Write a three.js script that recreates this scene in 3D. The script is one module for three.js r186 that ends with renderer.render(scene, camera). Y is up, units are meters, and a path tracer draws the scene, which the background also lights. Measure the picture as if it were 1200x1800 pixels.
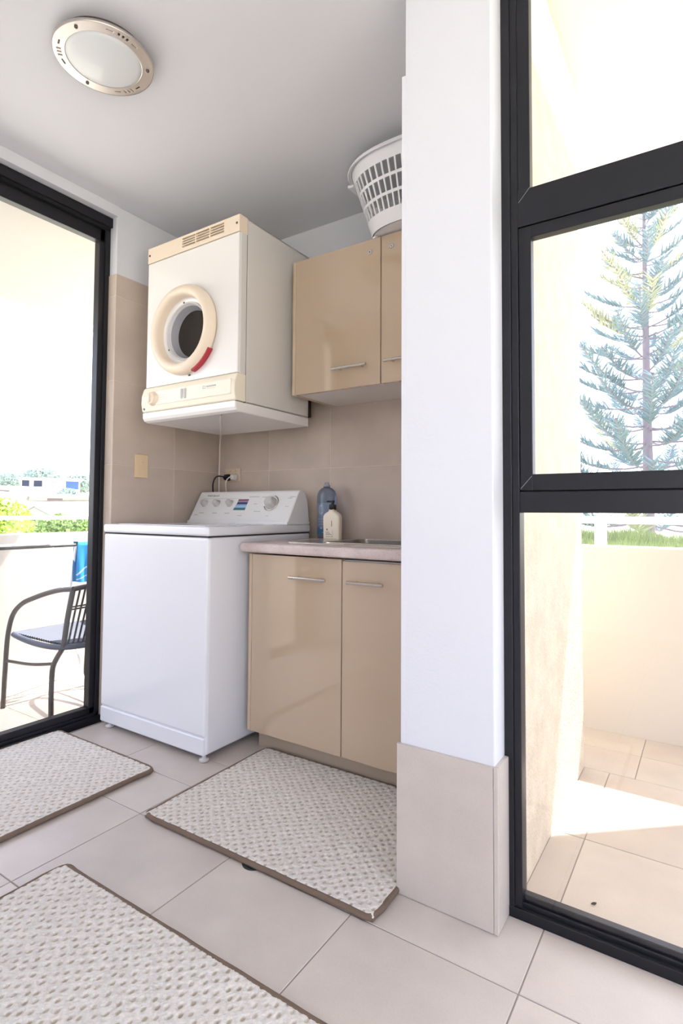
import * as THREE from 'three';
import { RoundedBoxGeometry } from 'three/addons/geometries/RoundedBoxGeometry.js';
import { mergeGeometries } from 'three/addons/utils/BufferGeometryUtils.js';

// ---------------------------------------------------------------- camera, sky, sun, exposure
const scene = new THREE.Scene();
const camera = new THREE.PerspectiveCamera(2 * Math.atan(900 / 976.9) * 180 / Math.PI, 1200 / 1800, 0.02, 600);
camera.position.set(0, 0.98, 0);
camera.rotation.set(THREE.MathUtils.degToRad(2.372), THREE.MathUtils.degToRad(33.426), THREE.MathUtils.degToRad(0.353), 'YXZ');
camera.setViewOffset(1200, 1800, 0, 41.3, 1200, 1800);
scene.add(camera);

const renderer = new THREE.WebGLRenderer({ antialias: true });
renderer.toneMapping = THREE.LinearToneMapping;
renderer.toneMappingExposure = 1.4;
const SKY = 3;
renderer.shadowMap.enabled = true;

const sunDir = new THREE.Vector3(0.23, 1.602, -1).normalize();
// hazy bright sky: pale blue overhead, whiter towards the horizon and round the sun
{
  const W = 256, H = 128, d = new Float32Array(W * H * 4);
  for (let r = 0; r < H; r++) for (let c = 0; c < W; c++) {
    const el = ((r + 0.5) / H - 0.5) * Math.PI, az = ((c + 0.5) / W - 0.5) * 2 * Math.PI, y = Math.sin(el), k = Math.pow(1 - Math.max(0, y), 3);
    const cs = Math.max(0, Math.cos(az) * Math.cos(el) * sunDir.x + y * sunDir.y + Math.sin(az) * Math.cos(el) * sunDir.z), glow = 0.35 * Math.pow(cs, 6);
    const col = [0.65, 0.735, 1.0].map((v, i) => v + ([0.89, 0.92, 1.0][i] - v) * k + glow * [1, 0.97, 0.92][i]);
    d.set([...col, 1], (r * W + c) * 4);
  }
  const t = new THREE.DataTexture(d, W, H, THREE.RGBAFormat, THREE.FloatType);
  t.mapping = THREE.EquirectangularReflectionMapping; t.magFilter = THREE.LinearFilter; t.needsUpdate = true;
  scene.background = t;
  scene.backgroundIntensity = SKY;
}
const sun = new THREE.DirectionalLight(new THREE.Color(1, 0.97, 0.93), 11);
sun.position.copy(sunDir).multiplyScalar(30);
sun.target.position.set(-1.5, 0, -1.5);
sun.position.add(sun.target.position);
Object.assign(sun.shadow.camera, { left: -12, right: 12, top: 12, bottom: -12, near: 1, far: 60 });
sun.shadow.mapSize.set(2048, 2048);
scene.add(sun, sun.target);

// ---------------------------------------------------------------- helpers
let seed = 12345;
const rnd = () => { seed = (seed * 1664525 + 1013904223) >>> 0; return seed / 4294967296; };
const rr = (a, b) => a + (b - a) * rnd();
const V = (x, y, z) => new THREE.Vector3(x, y, z);
const taken = new Map();
function numbered(name) {
  const n = taken.get(name) ?? 0;
  taken.set(name, n + 1);
  return n ? name + '_' + String(n).padStart(3, '0') : name;
}
function mesh(name, geo, mat, parent) {
  const m = new THREE.Mesh(geo, mat);
  m.name = parent ? name : numbered(name);
  (parent ?? scene).add(m);
  return m;
}
function tag(o, label, category, group) {
  o.userData.label = label; o.userData.category = category;
  if (group) o.userData.group = group;
  return o;
}
function thing(name, label, category, [x, y, z] = [0, 0, 0], group) {
  const o = new THREE.Group();
  o.name = numbered(name); o.position.set(x, y, z);
  scene.add(o);
  return tag(o, label, category, group);
}
function struct(name, label, category) {
  const o = new THREE.Group();
  o.name = numbered(name); o.userData.kind = 'structure';
  if (label) o.userData.label = label;
  if (category) o.userData.category = category;
  scene.add(o);
  return o;
}
// uv in metres from the dominant axis of each vertex normal
function metreUV(g, ou = 0, ov = 0) {
  const p = g.attributes.position, n = g.attributes.normal, uv = new Float32Array(p.count * 2);
  for (let i = 0; i < p.count; i++) {
    const ax = Math.abs(n.getX(i)), ay = Math.abs(n.getY(i)), az = Math.abs(n.getZ(i));
    let u, v;
    if (ay >= ax && ay >= az) { u = p.getX(i); v = p.getZ(i); } else if (ax >= az) { u = p.getZ(i); v = p.getY(i); } else { u = p.getX(i); v = p.getY(i); }
    uv[i * 2] = u + ou; uv[i * 2 + 1] = v + ov;
  }
  g.setAttribute('uv', new THREE.BufferAttribute(uv, 2));
  return g;
}
// box between two corners, edges rounded by r
function slab(x0, x1, y0, y1, z0, z1, r = 0, seg = 2) {
  const w = x1 - x0, h = y1 - y0, d = z1 - z0;
  const g = r > 0 ? new RoundedBoxGeometry(w, h, d, seg, Math.min(r, w / 2.01, h / 2.01, d / 2.01)) : new THREE.BoxGeometry(w, h, d);
  g.translate((x0 + x1) / 2, (y0 + y1) / 2, (z0 + z1) / 2);
  return metreUV(g);
}
const merge = (list) => mergeGeometries(list.map((g) => (g.index ? g.toNonIndexed() : g)).map((g) => { for (const k of Object.keys(g.attributes)) if (!['position', 'normal', 'uv'].includes(k)) g.deleteAttribute(k); return g; }));
const tube = (pts, r, seg = 24, rad = 8, closed = false) => new THREE.TubeGeometry(new THREE.CatmullRomCurve3(pts.map((p) => V(...p)), closed, 'centripetal'), seg, r, rad, closed);
const lathe = (pts, seg = 48) => new THREE.LatheGeometry(pts.map((p) => new THREE.Vector2(p[0], p[1])), seg);
function extrude(shape, depth, bevel = 0, segs = 2, curve = 12) {
  return new THREE.ExtrudeGeometry(shape, { depth, bevelEnabled: bevel > 0, bevelThickness: bevel, bevelSize: bevel, bevelOffset: -bevel, bevelSegments: segs, curveSegments: curve });
}
function rectShape(x0, x1, y0, y1, r = 0) {
  const s = new THREE.Shape();
  if (!r) { s.moveTo(x0, y0); s.lineTo(x1, y0); s.lineTo(x1, y1); s.lineTo(x0, y1); s.closePath(); return s; }
  s.moveTo(x0 + r, y0); s.lineTo(x1 - r, y0); s.absarc(x1 - r, y0 + r, r, -Math.PI / 2, 0); s.lineTo(x1, y1 - r); s.absarc(x1 - r, y1 - r, r, 0, Math.PI / 2);
  s.lineTo(x0 + r, y1); s.absarc(x0 + r, y1 - r, r, Math.PI / 2, Math.PI); s.lineTo(x0, y0 + r); s.absarc(x0 + r, y0 + r, r, Math.PI, Math.PI * 1.5);
  return s;
}
// a profile in (z, y) swept along x from x0 to x1
function sweepX(profile, x0, x1, bevel = 0) {
  const s = new THREE.Shape();
  profile.forEach(([z, y], i) => (i ? s.lineTo(-z, y) : s.moveTo(-z, y)));
  s.closePath();
  const g = extrude(s, x1 - x0 - 2 * bevel, bevel, 2);
  g.translate(0, 0, bevel); g.rotateY(Math.PI / 2); g.translate(x0, 0, 0);
  return g;
}

// ---------------------------------------------------------------- textures
const hash = (x, y, s) => { let h = (x * 374761393 + y * 668265263 + s * 1442695041) | 0; h = Math.imul(h ^ (h >>> 13), 1274126177); return ((h ^ (h >>> 16)) >>> 0) / 4294967296; };
function pnoise(x, y, per, s) {          // periodic value noise
  const ix = Math.floor(x), iy = Math.floor(y), fx = x - ix, fy = y - iy, q = (t) => t * t * (3 - 2 * t), m = (a) => ((a % per) + per) % per;
  const a = hash(m(ix), m(iy), s), b = hash(m(ix + 1), m(iy), s), c = hash(m(ix), m(iy + 1), s), d = hash(m(ix + 1), m(iy + 1), s);
  return a + (b - a) * q(fx) + (c - a) * q(fy) + (a - b - c + d) * q(fx) * q(fy);
}
const fbm = (u, v, base, oct, s) => { let r = 0, a = 0.5, t = 0; for (let i = 0, p = base; i < oct; i++, p *= 2, a *= 0.55) { r += a * pnoise(u * p, v * p, p, s + i); t += a; } return r / t; };
function dataTex(size, fn, repeat, color = true) {
  const d = new Uint8Array(size * size * 4);
  for (let y = 0; y < size; y++) for (let x = 0; x < size; x++) {
    const c = fn((x + 0.5) / size, (y + 0.5) / size, x, y), o = (y * size + x) * 4;
    for (let k = 0; k < 3; k++) d[o + k] = Math.max(0, Math.min(255, Array.isArray(c) ? c[k] : c));
    d[o + 3] = 255;
  }
  const t = new THREE.DataTexture(d, size, size);
  t.wrapS = t.wrapT = THREE.RepeatWrapping; t.magFilter = THREE.LinearFilter; t.minFilter = THREE.LinearMipmapLinearFilter; t.generateMipmaps = true;
  t.repeat.set(repeat, repeat);
  if (color) t.colorSpace = THREE.SRGBColorSpace;
  t.needsUpdate = true;
  return t;
}
function canvasTex(w, h, draw) {
  const c = document.createElement('canvas'); c.width = w; c.height = h;
  draw(c.getContext('2d'), w, h);
  const t = new THREE.CanvasTexture(c); t.colorSpace = THREE.SRGBColorSpace; t.magFilter = THREE.LinearFilter;
  return t;
}
const mottled = (r, g, b, amp, s) => (u, v, x, y) => {
  const n = (fbm(u, v, 5, 4, s) - 0.5) * 2 * amp + (hash(x, y, s + 9) - 0.5) * amp * 0.5;
  return [r + n, g + n, b + n * 0.95];
};
const texTile = dataTex(512, mottled(244, 240, 235, 13, 3), 1 / 0.83);
const texBench = dataTex(256, (u, v, x, y) => { const n = fbm(u, v, 6, 4, 21) - 0.5, k = hash(x >> 1, y >> 1, 5) > 0.96 ? -24 : 0; return [226 + n * 40 + k, 216 + n * 40 + k, 212 + n * 40 + k]; }, 1 / 0.35);
const bumpFine = dataTex(256, (u, v, x, y) => 255 * (0.6 * fbm(u, v, 32, 2, 31) + 0.4 * hash(x, y, 2)), 1 / 0.2, false);
const bumpStucco = dataTex(512, (u, v, x, y) => 255 * (0.55 * fbm(u, v, 40, 3, 41) + 0.45 * pnoise(u * 120, v * 120, 120, 44)), 1 / 0.6, false);
const texStucco = dataTex(256, (u, v, x, y) => { const n = (fbm(u, v, 12, 3, 51) - 0.5) * 22, k = (hash(x, y, 8) - 0.5) * 16; return [216 + n + k, 201 + n + k, 179 + n + k]; }, 1 / 0.6);
const bumpBrush = dataTex(256, (u, v, x, y) => 255 * (0.5 * hash(3, y, 4) + 0.5 * hash(x >> 5, y, 6)), 1 / 0.08, false);

// ---------------------------------------------------------------- materials
const std = (name, color, o = {}) => { const m = new THREE.MeshStandardMaterial({ color, roughness: 0.6, ...o }); m.name = name; return m; };
const phy = (name, color, o = {}) => { const m = new THREE.MeshPhysicalMaterial({ color, roughness: 0.4, ...o }); m.name = name; return m; };
const M = {
  plaster: std('white_wall_paint', '#dedee4', { roughness: 0.7, bumpMap: bumpFine, bumpScale: 0.0004 }),
  ceiling: std('ceiling_paint', '#e0e0e5', { roughness: 0.75 }),
  floorTile: ['#d6cdc7', '#d4cbc5', '#d8d0ca'].map((c, i) => std('floor_tile_' + i, c, { map: texTile, roughness: 0.38, bumpMap: bumpFine, bumpScale: 0.0002 })),
  wallTile: ['#cfc1b7', '#cdbfb5', '#d1c3b9'].map((c, i) => std('wall_tile_' + i, c, { map: texTile, roughness: 0.5 })),
  grout: std('grout', '#958a82', { roughness: 0.95 }),
  groutLight: std('pale_grout', '#d8cabd', { roughness: 0.95 }),
  frame: std('black_aluminium', '#1e1e24', { roughness: 0.4, metalness: 0.3 }),
  mitre: std('bare_aluminium_scratch', '#9a9aa0', { roughness: 0.5, metalness: 0.6 }),
  seal: std('rubber_seal', '#0d0d0f', { roughness: 0.8 }),
  glass: phy('window_glass', '#ffffff', { roughness: 0, transmission: 1, thickness: 0, ior: 1.45 }),
  stucco: std('cream_stucco', '#ffffff', { map: texStucco, bumpMap: bumpStucco, bumpScale: 0.003, roughness: 0.95 }),
  balcony: std('cream_balcony_paint', '#d5cdc1', { roughness: 0.85 }),
  soffit: std('soffit_paint', '#dfdad3', { roughness: 0.85 }),
  outTile: ['#d0c5bb', '#cec3b9', '#d2c8be'].map((c, i) => std('balcony_tile_' + i, c, { map: texTile, roughness: 0.5 })),
  railWhite: std('white_rail_paint', '#f2f2f2', { roughness: 0.4 }),
  enamel: phy('white_enamel', '#e8e8ed', { roughness: 0.22, clearcoat: 0.5, clearcoatRoughness: 0.08 }),
  consoleWhite: std('white_plastic', '#ebeaea', { roughness: 0.35 }),
  greyPlastic: std('grey_plastic', '#c6c3c0', { roughness: 0.4 }),
  dryerWhite: phy('warm_white_enamel', '#f1edea', { roughness: 0.25, clearcoat: 0.4, clearcoatRoughness: 0.08 }),
  dryerSide: std('off_white_enamel', '#dfdad5', { roughness: 0.4 }),
  cream: std('aged_cream_plastic', '#efddc8', { roughness: 0.45 }),
  creamPale: std('pale_cream_plastic', '#f4ead6', { roughness: 0.45 }),
  dark: std('dark_gap', '#2b2521', { roughness: 0.9 }),
  screw: std('screw_steel', '#6b655e', { roughness: 0.4, metalness: 0.8 }),
  red: std('red_plastic', '#b0283a', { roughness: 0.4 }),
  doorGlass: phy('door_glass', '#8d929c', { roughness: 0.02, transmission: 0.9, thickness: 0, ior: 1.5 }),
  bowlSide: phy('moulded_glass', '#c4c4cc', { roughness: 0.15, transmission: 0.35, thickness: 0, ior: 1.5 }),
  bowlRim: std('grey_seal', '#d2cfd2', { roughness: 0.35 }),
  drum: std('drum_steel', '#6a6c74', { roughness: 0.35, metalness: 0.7 }),
  gloss: phy('beige_gloss_laminate', '#c6af96', { roughness: 0.07, clearcoat: 1, clearcoatRoughness: 0.02, ior: 1.5 }),
  glossEdge: std('beige_edge_band', '#d0baa0', { roughness: 0.4 }),
  carcass: std('white_melamine', '#ebe5df', { roughness: 0.5 }),
  kick: std('beige_kickboard', '#b7a692', { roughness: 0.5 }),
  steel: std('brushed_steel', '#d4cec6', { roughness: 0.24, metalness: 1 }),
  lampBase: std('bronze_lamp_base', '#6a5f5a', { roughness: 0.4, metalness: 0.6 }),
  nickel: std('brushed_nickel', '#d2cac4', { roughness: 0.3, metalness: 1, bumpMap: bumpBrush, bumpScale: 0.00005 }),
  frosted: phy('frosted_glass', '#dfe1e3', { roughness: 0.45, clearcoat: 0.3 }),
  bench: std('stone_laminate', '#f0e8e6', { map: texBench, roughness: 0.35 }),
  basket: std('white_basket_plastic', '#eeedf0', { roughness: 0.4 }),
  plateCream: std('cream_wall_plate', '#e3c9a4', { roughness: 0.4 }),
  plateBeige: std('beige_wall_plate', '#d9c4ab', { roughness: 0.4 }),
  black: std('black_plastic', '#17171a', { roughness: 0.4 }),
  cordWhite: std('white_cord', '#e6e0da', { roughness: 0.5 }),
  soap: std('ivory_plastic', '#eee2d0', { roughness: 0.35 }),
  blueBottle: phy('blue_clear_plastic', '#d3dcec', { roughness: 0.08, transmission: 0.9, thickness: 0.05, ior: 1.33, attenuationColor: new THREE.Color('#93a9cc'), attenuationDistance: 0.2 }),
  bottleCap: phy('clear_cap', '#c8cbd4', { roughness: 0.2, transmission: 0.5, thickness: 0 }),
  binding: std('brown_binding', '#85705f', { roughness: 0.95, bumpMap: bumpFine, bumpScale: 0.001 }),
  drain: std('dark_green_drain', '#2f3a37', { roughness: 0.5 }),
  wicker: std('dark_wicker', '#3d3833', { roughness: 0.6 }),
  wickerSeat: std('blue_grey_wicker', '#444a58', { roughness: 0.6 }),
  tubeMetal: std('dark_bronze_tube', '#4b4640', { roughness: 0.45, metalness: 0.4 }),
  bark: std('bark', '#837880', { roughness: 0.95 }),
  leafPine: std('pine_needles', '#74898f', { roughness: 0.8 }),
  leafPine2: std('young_pine_needles', '#a2a588', { roughness: 0.8 }),
  leafBright: std('bright_leaves', '#a0b850', { roughness: 0.8 }),
  leafMid: std('mid_green_leaves', '#86a05c', { roughness: 0.8 }),
  leafFar: std('grey_green_leaves', '#93a59b', { roughness: 0.85 }),
  grassBlade: std('grass_blades', '#99a56a', { roughness: 0.8 }),
  ground: std('dry_grass_ground', '#cfc9b2', { roughness: 1 }),
  houseWhite: std('house_white', '#f0efec', { roughness: 0.8 }),
  houseRoof: std('house_pale_roof', '#e8e8e6', { roughness: 0.6 }),
  houseBlue: std('house_blue_cladding', '#3f5f9c', { roughness: 0.6 }),
  houseMauve: std('house_mauve_wall', '#a79aa6', { roughness: 0.7 }),
  houseDark: std('house_dark_window', '#1d2a48', { roughness: 0.3 }),
  shedWall: std('shed_wall', '#c3b5a3', { roughness: 0.8 }),
  shedRoof: std('shed_roof', '#7d8a84', { roughness: 0.7 }),
  deadLeaf: std('dead_leaf', '#3b2a22', { roughness: 0.9 }),
};

// ---------------------------------------------------------------- tiles
const tileCache = new Map();
// a tile lying in the xy plane, face at z = t, bevelled face edge, origin at its centre
function tileGeo(w, h, t, variant = 0) {
  const key = [w.toFixed(4), h.toFixed(4), t, variant].join();
  if (tileCache.has(key)) return tileCache.get(key);
  const c = 0.0012, a = w / 2, b = h / 2, P = [], U = [];
  const q = (A, B, C, D) => { for (const p of [A, B, C, A, C, D]) { P.push(...p); U.push(p[0] + variant * 0.37, p[1] + variant * 0.61); } };
  const ring = (x, y, z) => [[-x, -y, z], [x, -y, z], [x, y, z], [-x, y, z]];
  const r0 = ring(a, b, 0), r1 = ring(a, b, t - c), r2 = ring(a - c, b - c, t);
  for (let i = 0; i < 4; i++) { const j = (i + 1) % 4; q(r0[i], r0[j], r1[j], r1[i]); q(r1[i], r1[j], r2[j], r2[i]); }
  q(...r2);
  const g = new THREE.BufferGeometry();
  g.setAttribute('position', new THREE.Float32BufferAttribute(P, 3));
  g.setAttribute('uv', new THREE.Float32BufferAttribute(U, 2));
  g.computeVertexNormals();
  tileCache.set(key, g);
  return g;
}
let tileCount = 0;
function tile(parent, w, h, t, pos, face, mats, name = 'tile') {
  const v = Math.floor(rnd() * 4), m = mesh(name, tileGeo(w, h, t, v), mats[tileCount++ % mats.length], parent);
  m.position.set(...pos);
  if (face === 'up') m.rotation.x = -Math.PI / 2;
  if (face === '+x') m.rotation.y = Math.PI / 2;
  if (face === '-x') m.rotation.y = -Math.PI / 2;
  return m;
}
const cuts = (from, to, first, pitch) => { const a = [from]; for (let x = first; x < to - 1e-6; x += pitch) if (x > from + 1e-6) a.push(x); a.push(to); return a; };
function floorTiles(parent, x0, x1, z0, z1, jx, jz, y, mats, skip = () => false, J = 0.003, t = 0.009) {
  const xs = cuts(x0, x1, jx, 0.4035), zs = cuts(z0, z1, jz, 0.4);
  for (let i = 0; i + 1 < xs.length; i++) for (let k = 0; k + 1 < zs.length; k++) {
    const w = xs[i + 1] - xs[i] - J, d = zs[k + 1] - zs[k] - J, cx = (xs[i] + xs[i + 1]) / 2, cz = (zs[k] + zs[k + 1]) / 2;
    if (w < 0.004 || d < 0.004 || skip(cx, cz)) continue;
    tile(parent, w, d, t, [cx, y - t, cz], 'up', mats);
  }
}

// ================================================================ ROOM SHELL
{ // floor
  const f = struct('floor', 'pale beige square floor tiles with grey joints');
  mesh('grout_bed', merge([slab(-2.40, 1.3, -0.14, -0.0014, -1.41, 0.0), slab(-2.37, -0.66, -0.14, -0.0014, -2.30, -1.41), slab(-1.5, 1.3, -0.14, -0.0014, 0.0, 2.2)]), M.grout, f);
  const jx = -1.5515 - 0.4035 * 3, jz = -1.1815 - 0.4 * 3;
  floorTiles(f, -2.395, 1.29, -1.3945, 0.0, jx, jz, 0, M.floorTile, (x, z) => false);
  floorTiles(f, -2.355, -0.685, -2.28, -1.3945, jx, jz, 0, M.floorTile);
  floorTiles(f, -1.5, 1.29, 0.0, 2.2, jx, jz, 0, M.floorTile);
}
{ // ceiling
  const c = struct('ceiling', 'flat white painted ceiling');
  mesh('ceiling_board', merge([slab(-2.5, 1.5, 2.45, 2.8, -1.52, 2.4), slab(-2.55, -0.45, 2.45, 2.8, -2.55, -1.52)]), M.ceiling, c);
}
{ // left wall: nib beside the washer, lintel over the window, piece behind the window
  const w = struct('wall_left', 'white wall with beige tiling beside the tall window');
  mesh('plaster', merge([slab(-2.5, -2.37, -0.14, 2.45, -2.55, -1.597), slab(-2.5, -2.36, 2.40, 2.46, -1.6, -0.1), slab(-2.5, -2.36, -0.14, 2.45, -0.135, 0.0)]), M.plaster, w);
  mesh('plaster_nib', slab(-2.44, -2.362, 2.118, 2.45, -2.28, -1.598, 0.003), M.plaster, w);
  mesh('grout_bed', merge([slab(-2.372, -2.3555, 0, 2.116, -2.29, -1.5935), slab(-2.436, -2.3625, 0, 2.116, -1.6, -1.5925)]), M.groutLight, w);
  const ys = [0, 0.4, 0.8, 1.198, 1.6, 2.01, 2.118], zs = [-2.28, -1.96, -1.592], J = 0.0025;
  for (let r = 0; r < 6; r++) {
    for (let k = 0; k < 2; k++) tile(w, zs[k + 1] - zs[k] - J, ys[r + 1] - ys[r] - J, 0.008, [-2.3625, (ys[r] + ys[r + 1]) / 2, (zs[k] + zs[k + 1]) / 2], '+x', M.wallTile);
    tile(w, 0.074, ys[r + 1] - ys[r] - J, 0.007, [-2.40, (ys[r] + ys[r + 1]) / 2, -1.5985], '+z', M.wallTile);
  }
}
{ // back wall of the laundry niche
  const w = struct('wall_back', 'beige tiled back wall of the laundry niche, white above');
  mesh('plaster', slab(-2.5, -0.46, -0.14, 2.46, -2.53, -2.289), M.plaster, w);
  mesh('plaster_top', slab(-2.37, -0.67, 2.12, 2.45, -2.29, -2.282), M.plaster, w);
  mesh('grout_bed', slab(-2.37, -0.67, 0, 2.116, -2.29, -2.281), M.groutLight, w);
  const ys = [0, 0.4, 0.8, 1.198, 1.6, 2.01, 2.118], xs = [-2.3545, -1.974, -1.574, -1.174, -0.774, -0.681], J = 0.0025;
  for (let r = 0; r < 6; r++) for (let k = 0; k < 5; k++) tile(w, xs[k + 1] - xs[k] - J, ys[r + 1] - ys[r] - J, 0.0075, [(xs[k] + xs[k + 1]) / 2, (ys[r] + ys[r + 1]) / 2, -2.2875], '+z', M.wallTile);
  mesh('exterior_render', slab(-2.5, -0.455, -0.2, 2.84, -2.55, -2.53), M.stucco, w);
}
{ // right wall of the niche; its white end face is the pillar in the middle of the picture
  const w = struct('wall_right', 'white painted wall end standing like a pillar with a beige tile skirting');
  mesh('plaster', slab(-0.671, -0.465, -0.14, 2.84, -2.53, -1.39), M.plaster, w);
  mesh('plaster_end', slab(-0.671, -0.433, 0.0, 2.45, -1.40, -1.32, 0.004, 3), M.plaster, w);
  mesh('corner_trim', slab(-0.6815, -0.668, 0.37, 2.172, -1.34, -1.3195, 0.002), M.plaster, w);
  mesh('exterior_render', slab(-0.466, -0.455, -0.12, 2.84, -2.55, -1.44), M.stucco, w);
  mesh('grout_bed', slab(-0.6795, -0.668, 0, 2.163, -2.29, -1.342), M.groutLight, w);
  const ys = [0, 0.4, 0.8, 1.198, 1.6, 2.01, 2.165], zs = [-2.28, -1.96, -1.56, -1.342], J = 0.0025;
  for (let r = 0; r < 6; r++) for (let k = 0; k < 3; k++) tile(w, zs[k + 1] - zs[k] - J, ys[r + 1] - ys[r] - J, 0.0095, [-0.671, (ys[r] + ys[r + 1]) / 2, (zs[k] + zs[k + 1]) / 2], '-x', M.wallTile);
}
{ // skirting tiles at the foot of the pillar
  const b = struct('baseboard_right', 'large beige skirting tiles at the foot of the white pillar');
  tile(b, 0.254, 0.378, 0.011, [-0.5605, 0.19, -1.32], '+z', M.floorTile, 'skirting_tile');
  mesh('edge_strip', slab(-0.4325, -0.4225, 0.001, 0.379, -1.32, -1.309, 0.001), M.floorTile[1], b);
  tile(b, 0.076, 0.378, 0.0105, [-0.433, 0.19, -1.3595], '+x', M.floorTile, 'skirting_tile');
}
{ // walls behind and beside the camera
  const w = struct('wall_rear', 'plain white wall opposite the washing machine');
  mesh('plaster', slab(-2.5, -1.5, -0.14, 2.46, -0.1, 0.0), M.plaster, w);
  const l = struct('wall_passage', 'plain white wall of the passage behind the camera');
  mesh('plaster', slab(-1.6, -1.5, -0.14, 2.46, 0.0, 2.2), M.plaster, l);
  const r = struct('wall_side', 'plain white wall at the right end of the room');
  mesh('plaster', merge([slab(1.29, 1.45, -0.14, 2.46, -1.5, -0.9), slab(1.29, 1.45, -0.14, 2.46, 1.9, 2.2), slab(1.29, 1.45, 2.38, 2.46, -0.9, 1.9), slab(1.29, 1.45, -0.14, 0.03, -0.9, 1.9)]), M.plaster, r);
  const e = struct('wall_end', 'white wall around the rear window');
  mesh('plaster', merge([slab(-1.6, 0.0, -0.14, 2.46, 2.2, 2.35), slab(1.2, 1.45, -0.14, 2.46, 2.2, 2.35), slab(0.0, 1.2, 2.38, 2.46, 2.2, 2.35), slab(0.0, 1.2, -0.14, 0.03, 2.2, 2.35)]), M.plaster, e);
}

// ---------------------------------------------------------------- windows
{ // tall window on the left, onto the balcony with the chair
  const w = struct('window_1', 'tall black framed window to the balcony with the wicker chair', 'window');
  const fr = mesh('frame', merge([
    slab(-2.49, -2.395, 2.352, 2.398, -1.597, -0.14, 0.002), slab(-2.49, -2.395, -0.02, 0.022, -1.597, -0.14, 0.002), slab(-2.48, -2.412, 0.02, 0.034, -1.597, -0.14, 0.002),
    slab(-2.49, -2.412, 0.0, 2.36, -1.597, -1.572, 0.002), slab(-2.49, -2.395, 0.0, 2.36, -0.17, -0.14, 0.002),
  ]), M.frame, w);
  mesh('head_seal', slab(-2.47, -2.404, 2.336, 2.354, -1.59, -0.15), M.seal, fr);
  const sash = mesh('sash', merge([
    slab(-2.462, -2.42, 2.276, 2.34, -1.572, -0.172, 0.003), slab(-2.462, -2.42, 0.03, 0.062, -1.572, -0.172, 0.003),
    slab(-2.462, -2.42, 0.03, 2.34, -1.575, -1.545, 0.003), slab(-2.462, -2.42, 0.03, 2.34, -0.33, -0.172, 0.003),
  ]), M.frame, w);
  mesh('pane', slab(-2.444, -2.440, 0.055, 2.285, -1.55, -0.32), M.glass, sash);
}
{ // window on the right, three panes one above the other
  const w = struct('window_2', 'black framed window right of the pillar with three panes one above the other', 'window');
  const zf = -1.395, bar = (x0, x1, y0, y1, z0 = -1.44, z1 = zf, r = 0.0025) => slab(x0, x1, y0, y1, z0, z1, r);
  const fr = mesh('frame', merge([bar(-0.433, -0.41, 0, 2.452), bar(-0.411, -0.392, 0.01, 2.452, -1.44, zf - 0.004), bar(1.25, 1.29, 0, 2.452), bar(-0.42, 1.26, 2.41, 2.452), bar(0.42, 0.47, 0.02, 2.43)]), M.frame, w);
  mesh('transom', merge([bar(-0.393, 0.43, 1.703, 1.798, -1.438, zf - 0.003), bar(0.46, 1.26, 1.703, 1.798, -1.438, zf - 0.003)]), M.frame, fr);
  mesh('transom', merge([bar(-0.393, 0.43, 0.98, 1.032, -1.438, zf - 0.003), bar(0.46, 1.26, 0.98, 1.032, -1.438, zf - 0.003)]), M.frame, fr);
  mesh('sill', merge([bar(-0.433, 1.29, -0.1, 0.024, -1.455, zf + 0.002), bar(-0.42, 1.27, 0.02, 0.036, -1.445, zf - 0.01), bar(-0.42, 1.27, 0.03, 0.05, -1.435, zf - 0.018)]), M.frame, w);
  mesh('sill_groove', slab(-0.42, 1.27, 0.0235, 0.0245, -1.404, -1.399), M.seal, w);
  for (const [x0, x1] of [[-0.392, 0.42], [0.47, 1.25]]) {
    mesh('seal', merge([slab(x0, x1, 1.026, 1.04, -1.432, -1.406), slab(x0, x1, 1.695, 1.709, -1.432, -1.406), slab(x0 - 0.004, x0 + 0.008, 1.03, 1.71, -1.432, -1.406)]), M.seal, w);
    for (const [px, py] of [[x0 + 0.0165, 1.0545], [x0 + 0.0165, 1.782]]) { const g = slab(-0.021, 0.021, -0.0005, 0.0005, -0.001, 0.0006); g.rotateZ(0.85); g.translate(px, py, zf - 0.003); mesh('mitre_joint', g, M.mitre, w); }
    mesh('upper_bead', bar(x0, x0 + 0.031, 1.79, 2.42, -1.428, zf - 0.004), M.frame, w);
    mesh('pane', slab(x0 - 0.002, x1, 1.79, 2.415, -1.416, -1.412), M.glass, w);
    const s = mesh('sash', merge([bar(x0 + 0.001, x0 + 0.032, 1.034, 1.701, -1.428, zf - 0.005), bar(x1 - 0.032, x1 - 0.001, 1.034, 1.701, -1.428, zf - 0.005), bar(x0 + 0.03, x1 - 0.03, 1.671, 1.701, -1.428, zf - 0.005), bar(x0 + 0.03, x1 - 0.03, 1.034, 1.075, -1.428, zf - 0.005)]), M.frame, w);
    mesh('pane', slab(x0 + 0.02, x1 - 0.02, 1.06, 1.68, -1.416, -1.412), M.glass, s);
    mesh('pane', slab(x0 - 0.002, x1, 0.04, 0.99, -1.416, -1.412), M.glass, w);
  }
}
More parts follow.
